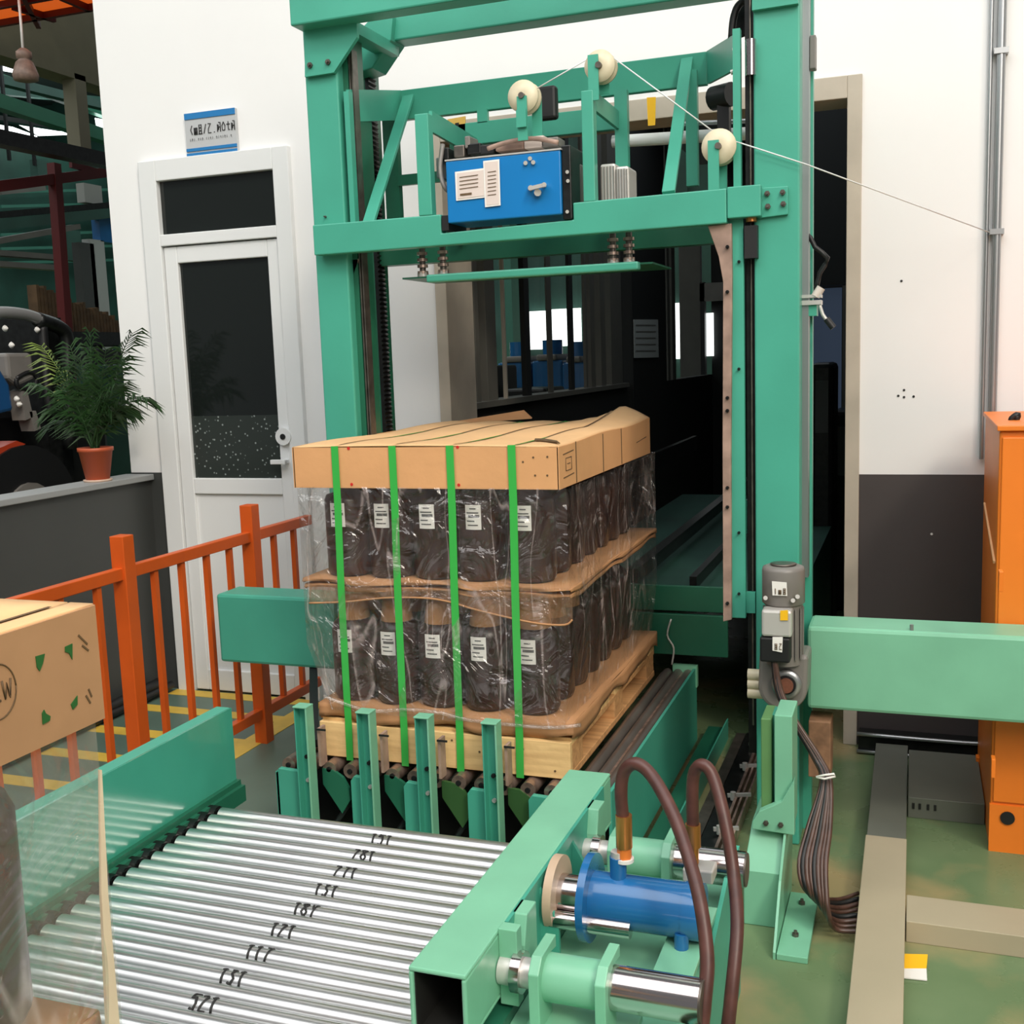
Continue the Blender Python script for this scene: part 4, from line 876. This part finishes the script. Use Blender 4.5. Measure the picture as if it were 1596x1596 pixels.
o = thing('hydraulic_cylinder', 'blue hydraulic cylinder with round flange beside the pusher beam', 'hydraulic cylinder', (-.6, 2.28, .4))
hy, hz = 2.27, .435
MB().cyl((-.765, hy, hz), (-.745, hy, hz), .085, 36).build('beige_flange', mat('beige_flange', (.55, .40, .28), .45, var=.1), o)
MB().cyl((-.745, hy, hz), (-.655, hy, hz), .045, 28).build('piston_rod', CHROME, o)
MB().cyl((-.685, hy, hz), (-.668, hy, hz), .098, 40).build('blue_flange', BLUE2, o)
MB().cyl((-.668, hy, hz), (-.435, hy, hz), .060, 36).build('cylinder_barrel', BLUE2, o)
MB().cyl((-.46, hy, hz), (-.42, hy, hz), .062, 36).build('barrel_end_cap', BLUE2, o)
MB().cyl((-.755, hy-.055, hz-.035), (-.57, hy-.055, hz-.035), .020, 20).build('tie_rod', CHROME, o)
MB().cyl((-.61, hy, hz+.05), (-.61, hy, hz+.105), .019, 16).build('port_boss', BLUE2, o)
MB().cyl((-.61, hy, hz+.10), (-.61, hy, hz+.118), .017, 6).build('port_nut', SILVER, o)
MB().cyl((-.46, hy-.045, hz-.03), (-.46, hy-.05, hz-.12), .016, 14).build('drain_boss', BLUE2, o)
MB().cyl((-.46, hy-.05, hz-.12), (-.46, hy-.05, hz-.14), .014, 6).build('drain_nut', SILVER, o)
# base frame under hydraulics
o = thing('welded_stand', 'lit-toned teal welded base frame carrying cylinder and guide rods', 'base frame', (-.55, 2.2, 0))
B('base_plate', LITGREEN, o, -.76, -.42, 1.5, 2.68, .292, .307, bevel=.002)
MB().prism([(-.415, 1.25, 0), (-.415, 1.25, .02), (-.415, 2.52, .40), (-.415, 2.70, .40), (-.415, 2.70, 0)], (.01, 0, 0)).build('side_plate', GREEN, o)
B('cross_plate', LITGREEN, o, -.50, -.415, 2.06, 2.42, .36, .372, bevel=.002)
B('cross_rib', LITGREEN, o, -.50, -.49, 2.08, 2.42, .307, .36)
B('cross_rib', GREEN, o, -.72, -.42, 2.10, 2.12, .307, .345)
for x, y in ((-.75, 1.55), (-.75, 2.6), (-.47, 1.55), (-.47, 2.6)): B('leg', GREEN, o, x, x+.05, y, y+.05, 0, .292)
# hoses
def hose(label, pts, u, v, y):
    o = thing('hydraulic_hose', label, 'hose', at(u, v, Y=y), 'hydraulic hoses over the blue cylinder')
    MB().tube(pts, .0145, 12, 6).build('hose_tube', HOSE, o)
    return o
h = hose('brown rubber hose looping from the blue cylinder, left one', [at(972, 1285, Y=2.27), at(968, 1240, Y=2.27), at(972, 1205, Y=2.27), at(990, 1190, Y=2.26), at(1015, 1208, Y=2.25), at(1045, 1260, Y=2.2), at(1068, 1320, Y=2.15), at(1090, 1400, Y=2.08), at(1102, 1490, Y=2.02), at(1098, 1560, Y=1.98), at(1090, 1640, Y=1.95)], 972, 1285, 2.27)
a = at(972, 1270, Y=2.27)
MB().cyl((a.x, 2.27, a.z), (a.x, 2.27, a.z-.075), .0185, 16).build('crimp_sleeve', BRASS, h); MB().cyl((a.x, 2.27, a.z-.075), (a.x, 2.27, a.z-.100), .017, 6).build('hose_nut', mat('orange_sealant', (.75, .20, .03), .4), h)
MB().cyl((a.x, 2.27, a.z-.10), (a.x, 2.27, a.z-.108), .021, 16).build('hose_washer', PAPER, h)
h = hose('brown rubber hose looping down behind the guide rod, right one', [at(1080, 1290, Y=2.42), at(1079, 1240, Y=2.42), at(1082, 1205, Y=2.42), at(1095, 1192, Y=2.41), at(1112, 1212, Y=2.40), at(1130, 1280, Y=2.35), at(1143, 1360, Y=2.3), at(1149, 1440, Y=2.22), at(1142, 1530, Y=2.15), at(1130, 1640, Y=2.1)], 1080, 1290, 2.42)
a = at(1080, 1284, Y=2.42)
MB().cyl((a.x, 2.42, a.z), (a.x, 2.42, a.z-.055), .018, 16).build('crimp_sleeve', BRASS, h); MB().cyl((a.x, 2.42, a.z-.055), (a.x, 2.42, a.z-.095), .014, 6).build('hose_nut', BRASS, h)
B('valve_block', SILVER, h, a.x-.02, a.x+.05, 2.39, 2.45, a.z-.13, a.z-.098, bevel=.004)

# rods and track on the floor behind the pusher unit
o = thing('floor_track', 'worn steel floor track running along the right of the pallet station', 'track', (-.65, 4, 0))
for x0, x1, z, m in ((-.82, -.74, .05, DGREEN), (-.74, -.735, .09, GREEN), (-.70, -.66, .03, DSTEEL), (-.655, -.60, .035, BLACKM), (-.595, -.585, .05, RUSTS), (-.575, -.568, .05, RUSTS), (-.555, -.548, .05, RUSTS)):
    B('track_rail', m, o, x0, x1, 3.0, 4.6, 0.001, z)
for y in (3.55, 3.85, 4.15, 4.4):
    MB().bar((-.62, y, .055), (-.54, y+.03, .055), .012, .012).build('rail_clip', SILVER, o)
    MB().cyl((-.60, y, .04), (-.60, y, .07), .010, 8).build('rail_bolt', SILVER, o)
# rear machine inside opening
o = thing('rear_conveyor', 'dark green conveyor frame behind the load inside the doorway', 'conveyor', (-.9, 4.5, 0))
B('front_panel', DGREEN, o, -1.4, -.70, 4.38, 4.40, .42, .59, bevel=.002)
B('upper_panel', DGREEN, o, -1.4, -.66, 4.42, 4.44, .595, .70, bevel=.002)
B('bed_plate', DARKG, o, -1.6, -.45, 4.44, 8.0, .60, .62)
B('side_skirt', DGREEN, o, -.47, -.45, 4.44, 8.0, .1, .60)
MB().bar((-1.12, 4.5, .72), (-1.12, 8.0, .72), .05, .06).build('drive_rail', BLACKM, o)
MB().bar((-.86, 4.5, .70), (-.86, 8.0, .70), .03, .05).build('drive_rail', BLACKM, o)
MB().bar((-1.5, 4.9, 1.0), (-1.5, 8.0, 1.0), .03, .10).build('guard_rail', BLACKM, o)
for x in (-1.5, -.5): B('leg', DGREEN, o, x, x+.06, 4.44, 4.5, 0, .6)
a = at(1046, 985, Y=4.36); MB().tube([at(1046, 965, Y=4.36), at(1040, 990, Y=4.36), at(1050, 1010, Y=4.36), at(1047, 1036, Y=4.36)], .004, 6).build('spring_wire', SILVER, o)

# ---------------------------------------------------------------- beyond the doorway
wc = MB()      # partition between corridor and far hall
PXX = -2.06
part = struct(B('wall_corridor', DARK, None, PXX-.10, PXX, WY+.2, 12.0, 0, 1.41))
for (u0, u1, m, dp) in ((676, 692, BEIGE, .03), (740, 749, GREYW, .01), (757, 785, GREYW, .05), (786, 793, BEIGE, .02), (818, 832, DARK, .03), (853, 862, GREYW, .01), (888, 897, DARK, .02), (912, 918, GREYW, .02), (920, 934, GREYW, .05), (936, 950, GREYW, .05), (952, 975, GREYW, .05)):
    y0 = max(4.88, at(u0, 500, X=PXX).y); y1 = max(y0+.05, at(u1, 500, X=PXX).y)
    B('partition_post', m, part, PXX-dp, PXX, y0, max(y0+.02, y1-dp*2.4), 1.41, 3.6, bevel=.002)
B('partition_post', DARK, part, PXX-.10, PXX+.05, 8.25, 9.45, 0, 3.6)
B('window_sill', GREYW, part, PXX-.10, PXX+.03, WY+.2, 8.2, 1.41, 1.44)
for k, (y0, y1) in enumerate(((9.55, 9.62), (9.75, 9.85), (9.95, 10.1))): B('partition_post', GREYW, part, PXX-.08, PXX, y0, y1, 1.41, 3.6)
MB().add([(PXX-.04, 4.95, 1.44), (PXX-.04, 8.2, 1.44), (PXX-.04, 8.2, 3.6), (PXX-.04, 4.95, 3.6)], [(0, 1, 2, 3)]).build('window_pane', PANE, part)
quadn = MB().prism([at(987, 498, X=PXX+.056), at(1025, 498, X=PXX+.056), at(1026, 557, X=PXX+.056), at(988, 558, X=PXX+.056)], (.004, 0, 0)).build('paper_notice', mat('notice_paper', (.48, .50, .48), .6))
tag(quadn, 'white paper notice on the dark pillar inside the doorway', 'notice')
nl = MB()
for k in range(5): nl.prism([at(991, 506+k*10, X=PXX+.061), at(1022, 506+k*10, X=PXX+.061), at(1022, 508+k*10, X=PXX+.061), at(991, 508+k*10, X=PXX+.061)], (.0006, 0, 0))
nlo = nl.build('print_lines', GREYM, quadn)
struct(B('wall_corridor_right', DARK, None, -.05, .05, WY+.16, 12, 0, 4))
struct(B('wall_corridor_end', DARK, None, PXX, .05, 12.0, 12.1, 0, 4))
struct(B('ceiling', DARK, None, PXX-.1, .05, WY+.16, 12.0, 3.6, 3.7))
wd = struct(B('window_1', WINL, None, *sorted((at(1100, 500, Y=11.98).x, at(1112, 500, Y=11.98).x)), 11.96, 11.99, at(1105, 555, Y=11.98).z, at(1105, 488, Y=11.98).z))
a = at(1262, 650, Y=8.2); c = at(1312, 448, Y=8.2)
struct(B('window_12', mat('glowing_blue_grey_panel', (.035, .05, .08), .5, emit=.8), None, a.x, c.x, 8.2, 8.23, a.z, c.z))  # panel is no lamp; emission lifts it out of the dark corridor
struct(B('wall_inner', DARK, None, a.x-.06, -.05, 8.23, 8.33, 0, 3.6))
for u0, u1, v0, v1, m in ((1312, 1322, 445, 700, GREYW), (1256, 1262, 445, 560, BLACKM), (1256, 1330, 440, 447, BLACK)):
    a = at(u0, v1, Y=8.15); c = at(u1, v0, Y=8.15); B('inner_door_frame', m, part, a.x, c.x, 8.12, 8.2, a.z, c.z)
for u0, u1, v0, v1, m in ((1062, 1092, 370, 600, GREYW), (1094, 1099, 440, 600, BLACK), (1092, 1130, 440, 470, GREYM)):
    a = at(u0, v1, Y=11.9); c = at(u1, v0, Y=11.9); B('inner_post', m, part, a.x, c.x, 11.85, 11.95, a.z, c.z)
for k, (u0, u1, v0, v1, lab) in enumerate(((1262, 1300, 565, 800, 'dark machine cabinet just inside the doorway right of the column'), (1295, 1330, 640, 760, 'low dark machine beside the right door trim inside the doorway'))):
    a = at(u0, v1, Y=6.6+k*.5); c = at(u1, v0, Y=6.6+k*.5); o = thing('dark_machine', lab, 'machine', (a.x, 6.6, 0))
    B('machine_body', BLACKM, o, a.x, c.x, 6.6+k*.5, 7.0+k*.5, 0, c.z, bevel=.03); B('machine_panel', DADO, o, a.x+.03, c.x-.03, 6.59+k*.5, 6.6+k*.5, c.z-.4, c.z-.1)
# blue-grey panel at right behind column, with added glow
# far hall shell
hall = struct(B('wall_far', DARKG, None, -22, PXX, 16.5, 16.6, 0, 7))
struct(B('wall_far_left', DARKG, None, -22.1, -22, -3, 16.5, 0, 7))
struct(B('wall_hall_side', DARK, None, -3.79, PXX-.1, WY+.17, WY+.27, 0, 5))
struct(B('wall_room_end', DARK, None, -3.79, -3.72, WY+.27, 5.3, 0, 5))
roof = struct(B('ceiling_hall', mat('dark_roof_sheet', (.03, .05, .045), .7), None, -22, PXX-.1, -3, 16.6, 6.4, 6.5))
cl = MB()
for k in range(9): x = -21+k*2.2; B('cladding_rib', DARKG, hall, x, x+.25, 16.42, 16.5, 0, 6.4)
# daylight windows on the far wall
for k, (u0, u1, v0, v1) in enumerate(((700, 712, 492, 560), (728, 748, 492, 525), (800, 822, 486, 545), (826, 856, 484, 545), (862, 905, 480, 540), (690, 698, 490, 600), (915, 1000, 478, 545), (1036, 1062, 472, 560))):
    a = at(u0, v1, Y=16.3); c = at(u1, v0, Y=16.3)
    w_ = struct(B('window_%d' % (k+3), WINL, None, a.x, c.x, 16.28, 16.32, a.z, c.z))
for u0, u1, m in ((716, 727, DARKG), (780, 799, mat('teal_hall_column', (.04, .16, .12), .6))):
    a = at(u0, 500, Y=12); c = at(u1, 500, Y=12); struct(B('trim_column', m, None, a.x, c.x, 12, 12.3, 0, 6.4))
# blue machines in the far hall
for k, (u0, u1, v0, v1, lab) in enumerate(((782, 830, 548, 600, 'blue machine behind the corridor glazing, left of the posts'), (835, 880, 545, 600, 'blue machine behind the corridor glazing, in the middle'), (882, 918, 548, 640, 'blue machine behind the corridor glazing, at right'))):
    a = at(u0, v1, Y=10.5); c = at(u1, v0, Y=10.5); o = thing('blue_machine', lab, 'machine', (a.x, 10.5, 0), 'blue machines in the far hall')
    B('machine_body', BLUE2, o, a.x, c.x, 10.4, 11.0, .0, c.z-.1, bevel=.02); B('machine_top', GREYM, o, a.x+.05, c.x-.05, 10.38, 11.0, c.z-.1, c.z-.04, bevel=.02)
    MB().cyl(((a.x+c.x)/2, 10.6, c.z-.04), ((a.x+c.x)/2, 10.6, c.z+.10), .10, 14).build('machine_dome', BLUE2, o)
for k, (u0, u1, v0, lab) in enumerate(((698, 738, 570, 'dark machine cabinet behind the corridor glazing, far left'), (745, 772, 570, 'dark machine cabinet behind the glazing, right of the first post'), (785, 850, 605, 'dark bench with parts behind the glazing'))):
    a = at(u0, 640, Y=8); c = at(u1, v0, Y=8); o = thing('dark_cabinet', lab, 'cabinet', (a.x, 8, 0), 'dark cabinets in the far hall')
    B('cabinet_body', BLACKM, o, a.x, c.x, 8, 8.5, 0, c.z, bevel=.02); B('cabinet_panel', GREYM, o, a.x+.05, c.x-.05, 7.98, 8.0, c.z-.22, c.z-.16)
# left hall: column, lintel, beams, skylights
tr = struct(MB().box(-6.2, -6.0, 5.0, 10.0, 3.86, 6.4).build('wall_upper_left', OLIVEW))
a = at(112, 200, X=-6.0); c = at(148, 200, X=-6.0)
B('concrete_column', mat('pale_column_face', (.20, .19, .13), .7), tr, -6.12, -6.0, a.y+.08, c.y-.06, at(130, 240, X=-6).z, 3.9)
canopy = thing('orange_canopy', 'orange panelled canopy edge in the top left corner', 'canopy', (-5.2, 5.9, 3.9))
ca = [at(-30, 40, Z=3.95), at(170, 5, Z=3.95), at(170, -60, Z=3.95), at(-30, -60, Z=3.95)]
MB().prism(ca, (0, 0, .03)).build('canopy_sheet', mat('glowing_orange_sheet', (.62, .10, .012), .5, var=.2, emit=1.1), canopy)  # emission paints sunlight coming through the sheet
for (p0, p1) in (((-30, 42), (175, 6)), ((-30, 14), (80, -6)), ((60, 40), (30, -20)), ((20, 10), (85, 30)), ((95, -5), (140, 14))):
    MB().bar(at(*p0, Z=3.93), at(*p1, Z=3.93), .03, .04).build('canopy_frame', REDP, canopy)
lampo = thing('pendant_lamp', 'small pendant lamp on a cord in the top left corner', 'lamp', at(35, 100, X=-5.0))
a = at(33, 40, X=-5.0); c = at(36, 82, X=-5.0); MB().tube([(a.x, a.y, 3.93), a, c], .008, 6, 1).build('cord', PAPER, lampo)
c = at(37, 84, X=-5.0); MB().lathe([(.02, .03), (.045, .01), (.045, -.025), (.03, -.03), (.05, -.05), (.065, -.09), (.075, -.12), (.07, -.15), (.03, -.16)], c, (0, 0, 1), 18).build('lamp_holder', mat('worn_lamp_shade', (.28, .19, .15), .5, var=.3, vs=30), lampo)
for k, us in enumerate((((-10, 92), (34, 108), (24, 114), (-10, 108)), ((70, 84), (96, 82), (98, 90), (78, 91)), ((-5, 196), (20, 200), (58, 214), (40, 220), (-5, 208)), ((26, 193), (60, 194), (112, 210), (60, 212)), ((74, 188), (100, 190), (125, 208), (95, 206)), ((-5, 218), (20, 224), (52, 240), (30, 242), (-5, 234)), ((148, 186), (180, 192), (180, 201), (150, 198)), ((155, 254), (182, 262), (180, 272), (156, 266)), ((10, 330), (40, 326), (36, 334), (12, 338)), ((-5, 408), (30, 402), (28, 412), (-5, 420)))):
    z = 6.36 if k < 2 else 5.2
    q = [at(u, v, Z=z) for u, v in us]
    MB().prism(q, (0, 0, .02)).build('skylight_panel', SKYL, roof)
for k, (p0, p1, X, th) in enumerate((((0, 160), (190, 222), -8, .13), ((0, 216), (190, 256), -5.95, .10), ((0, 125), (160, 165), -10, .10), ((0, 120), (190, 190), -11, .06), ((0, 185), (190, 215), -11, .06), ((0, 142), (190, 160), -12, .1), ((40, 95), (190, 140), -12, .08), ((0, 335), (190, 318), -8, .06), ((0, 350), (190, 330), -8, .10), ((0, 375), (110, 355), -8, .05), ((0, 300), (60, 294), -9, .05), ((0, 395), (90, 402), -8, .05), ((0, 412), (90, 418), -8, .05))):
    a = at(*p0, X=X); c = at(*p1, X=X); d_ = (c-a)*.08
    MB().bar(a-d_, c+d_, .12, th).build('hall_girder', [DGREEN, BLACKM, DARKG][k % 3] if k < 9 else GREYW, roof)
for (u, X) in ((49, -9), (10, -9)):
    a = at(u, 200, X=X); B('hanger_post', BLACKM, roof, X-.015, X+.015, a.y-.015, a.y+.015, 3.9, 6.4)
red = thing('red_pipe_frame', 'dark red steel pipe frame beyond the parapet at left', 'pipe frame', (-6, 6.8, 0))
pA = at(95, 470, X=-6.4); pB = at(84, 255, X=-6.4)
MB().bar((pA.x, pA.y, 1.0), (pA.x, pB.y, pB.z), .075, .075).build('upright', REDP, red)
MB().bar(at(-30, 294, X=-6.4), at(200, 264, X=-6.4), .06, .08).build('cross_pipe', REDP, red)
MB().bar(at(110, 256, X=-6.4), at(165, 272, X=-6.4), .03, .05).build('brace', REDP, red)
for (u0, u1, v0, v1, m, nm, X) in ((130, 146, 380, 450, DADO, 'dark_post', -8), (146, 162, 375, 450, mat('pale_post', (.42, .44, .42), .6), 'pale_post', -8), (133, 158, 290, 315, mat('grey_box', (.30, .30, .28), .6), 'grey_box', -8), (157, 190, 335, 376, BLUE2, 'blue_panel', -8), (60, 90, 255, 280, DARKG, 'green_panel', -9), (100, 125, 360, 405, DARKG, 'green_panel', -9)):
    a = at(u0, v1, X=X); c = at(u1, v0, X=X)
    if nm in ('dark_post', 'pale_post'): z0_ = 0
    else: z0_ = a.z
    B(nm, m, hall, X-.1, X, min(a.y, c.y), max(a.y, c.y), z0_, c.z)
for k in range(6):
    a = at(0, 300+k*22, X=-12); c = at(190, 295+k*22, X=-12); MB().bar(a, c, .05, .04).build('cladding_rail', mat('teal_rail_%d' % k, (.04, .15, .11), .5), hall)
struct(B('trim_1_panel', DARKG, None, -12.3, -12.2, 7, 16.4, 0, 5.0)); bpy.data.objects['trim_1_panel'].name = 'trim_2'
# timber stack on rack
o = thing('timber_stack', 'brown timber boards stacked on a dark rack beyond the parapet', 'timber', (-7, 8, 1.9))
y0 = at(58, 470, X=-7).y; y1 = at(192, 470, X=-7).y; n = 26
for k in range(n):
    a = y0+(y1-y0)*k/n; z1_ = 2.42-.012*k+random.uniform(-.03, .03)
    B('timber_board', WOODD, o, -7.1, -7.0, a+.004, a+(y1-y0)/n-.006, 2.02, z1_)
B('rack_shelf', BLACKM, o, -7.4, -6.95, y0-.5, y1+.3, 1.90, 2.02); B('rack_beam', BLACK, o, -7.4, -6.95, y0-.5, y1+.3, 1.72, 1.86)
for y in (y0-.4, y1+.2): B('rack_leg', BLACKM, o, -7.2, -7.1, y, y+.1, 0, 1.9)
# forklift
f_ = thing('forklift', 'black forklift with orange fender beyond the grey parapet', 'forklift', (-5.3, 5.1, 0))
def fp(u, v, X=-4.9): return at(u, v, X=X)
MB().tube([fp(-60, 500), fp(-10, 488), fp(30, 489), fp(58, 496), fp(70, 505)], .035, 8).build('overhead_guard', mat('grey_guard_rail', (.20, .20, .20), .3), f_)
MB().tube([fp(58, 498), fp(92, 510), fp(104, 530), fp(106, 600), fp(110, 700)], .045, 8).build('guard_post', BLACKM, f_)
MB().tube([fp(66, 505), fp(70, 560), fp(73, 610), fp(78, 640)], .03, 8).build('guard_post', BLACK, f_)
MB().box(-5.9, -5.2, 4.2, 6.2, .35, 1.45).build('chassis', BLACK, f_, bevel=.05)
MB().prism([fp(10, 550), fp(50, 550), fp(56, 590), fp(30, 602), fp(14, 590)], (-.15, .0, 0)).build('seat_back', GREYM, f_, bevel=.02)
MB().prism([fp(34, 610), fp(42, 606), fp(52, 650), fp(40, 655)], (-.1, 0, 0)).build('lever_panel', GREYM, f_)
MB().prism([fp(46, 642), fp(56, 640), fp(64, 668), fp(54, 672)], (-.1, 0, 0)).build('lever_panel', GREYM, f_)
MB().tube([fp(25, 590), fp(45, 580), fp(58, 590), fp(48, 606), fp(28, 602), fp(25, 590)], .014, 6).build('steering_wheel', BLACK, f_)
MB().prism([fp(-60, 560), fp(0, 572), fp(16, 600), fp(22, 640), fp(-60, 660)], (-.4, 0, 0)).build('blue_cover', mat('dark_blue_cover', (.01, .07, .20), .4), f_, bevel=.02)
fen = [fp(-40, 716), fp(0, 698), fp(26, 687), fp(40, 692), (fp(10, 710)), fp(2, 735), fp(-4, 790), fp(-40, 800)]
MB().prism(fen, (-.35, 0, 0)).build('orange_fender', mat('orange_red_fender', (.42, .045, .015), .35), f_)
c = fp(38, 745); MB().cyl((-5.2, c.y, .85), (-4.88, c.y, .85), .40, 28).build('tyre', BLACK, f_); MB().cyl((-4.89, c.y, .85), (-4.86, c.y, .85), .18, 20).build('wheel_hub', GREYM, f_)
c2_ = fp(115, 700); MB().box(-5.4, -5.0, c2_.y-.1, c2_.y+.1, .1, 2.0).build('mast', BLACKM, f_)
for u, v in ((58, 514), (8, 512), (18, 538), (104, 540), (30, 630), (26, 622)): a = fp(u, v); MB().lathe([(.004, -.02), (.02, 0), (.004, .02)], a, (1, 0, 0), 8).build('marker_lamp', PAPER, f_)
# dark green machine body behind plant
o = thing('green_cabinet', 'dark green cabinet behind the potted palm beyond the parapet', 'cabinet', (-6, 7, 0))
a = at(128, 530, X=-6.6); B('cabinet_body', DARKG, o, -7.0, -6.6, a.y, 9.6, 0, 1.72, bevel=.02); B('cabinet_plinth', DADO, o, -6.99, -6.58, a.y, 9.6, 0, .3)

# ---------------------------------------------------------------- potted palm
pp_ = at(152, 745, Z=1.13); px_, py_ = -3.735, at(152, 740, X=-3.735).y
o = thing('potted_palm', 'green potted palm in an orange pot on the grey parapet', 'plant', (px_, py_, 1.13))
MB().lathe([(.050, .006), (.055, .008), (.078, .145), (.084, .147), (.084, .165), (.076, .165), (.074, .150)], (px_, py_, 1.13), (0, 0, 1), 28).build('pot', TERRA, o)
MB().lathe([(.03, 0), (.066, 0), (.068, .010), (.03, .010)], (px_, py_, 1.13), (0, 0, 1), 24).build('saucer', mat('pale_saucer', (.6, .42, .32), .5), o)
MB().cyl((px_, py_, 1.27), (px_, py_, 1.285), .073, 20).build('soil', SOIL, o)
rr = random.Random(11)
def frond(tip, droop, m, n=26, ll=.13):
    base = Vector((px_+rr.uniform(-.02, .02), py_+rr.uniform(-.02, .02), 1.28)); tip = Vector(tip)
    mid = (base+tip)/2+Vector((0, 0, droop)); P = []
    for i in range(n+1):
        t = i/n; P.append(base*(1-t)**2+mid*2*t*(1-t)+tip*t*t)
    st = MB().tube(P, [.004*(1-i/(n+1))+.0012 for i in range(n+1)], 5, 1).build('palm_stem', m, o)
    lf = MB()
    side0 = Vector((rr.uniform(-.4, .4), rr.uniform(-.4, .4), 1))
    for i in range(4, n+1):
        d = (P[i]-P[i-1]).normalized(); s = d.cross(side0).normalized(); t = i/n; L = ll*(.55+.6*math.sin(math.pi*min(1, t*.9)))
        for sg in (-1, 1):
            dr = (s*sg*.8+d*.75+Vector((rr.uniform(-.15, .15), rr.uniform(-.15, .15), -.18+rr.uniform(-.25, .15)))).normalized(); tipl = P[i]+dr*L+Vector((0, 0, -L*rr.uniform(.2, .5)))
            wv = d*.0052; L *= rr.uniform(.75, 1.1); m_ = P[i]+dr*L*.5+Vector((0, 0, .004))
            lf.add([P[i]-wv*.4, P[i]+wv*.4, m_+wv, tipl, m_-wv], [(0, 1, 2, 3, 4)])
    l_ = lf.build('palm_leaflets', m, o, solid=.0008); l_['kind'] = 'stuff'
for (u, v, dr, m) in ((206, 520, .14, LEAF), (228, 620, .17, LEAF), (65, 540, .10, LEAFY), (75, 640, .14, LEAF), (85, 660, .12, LEAF), (110, 540, .05, LEAF), (140, 520, .05, LEAF), (165, 545, .05, LEAF), (185, 600, .12, LEAF), (100, 610, .12, LEAF), (190, 560, .1, LEAF), (130, 600, .1, LEAF), (95, 580, .08, LEAF), (175, 640, .14, LEAF), (60, 600, .13, LEAF), (125, 560, .08, LEAF), (155, 580, .08, LEAF), (200, 640, .15, LEAF)):
    yy = py_+rr.uniform(-.12, .14)
    q = at(u, v, Y=min(4.55, yy)); frond(q, dr, m)
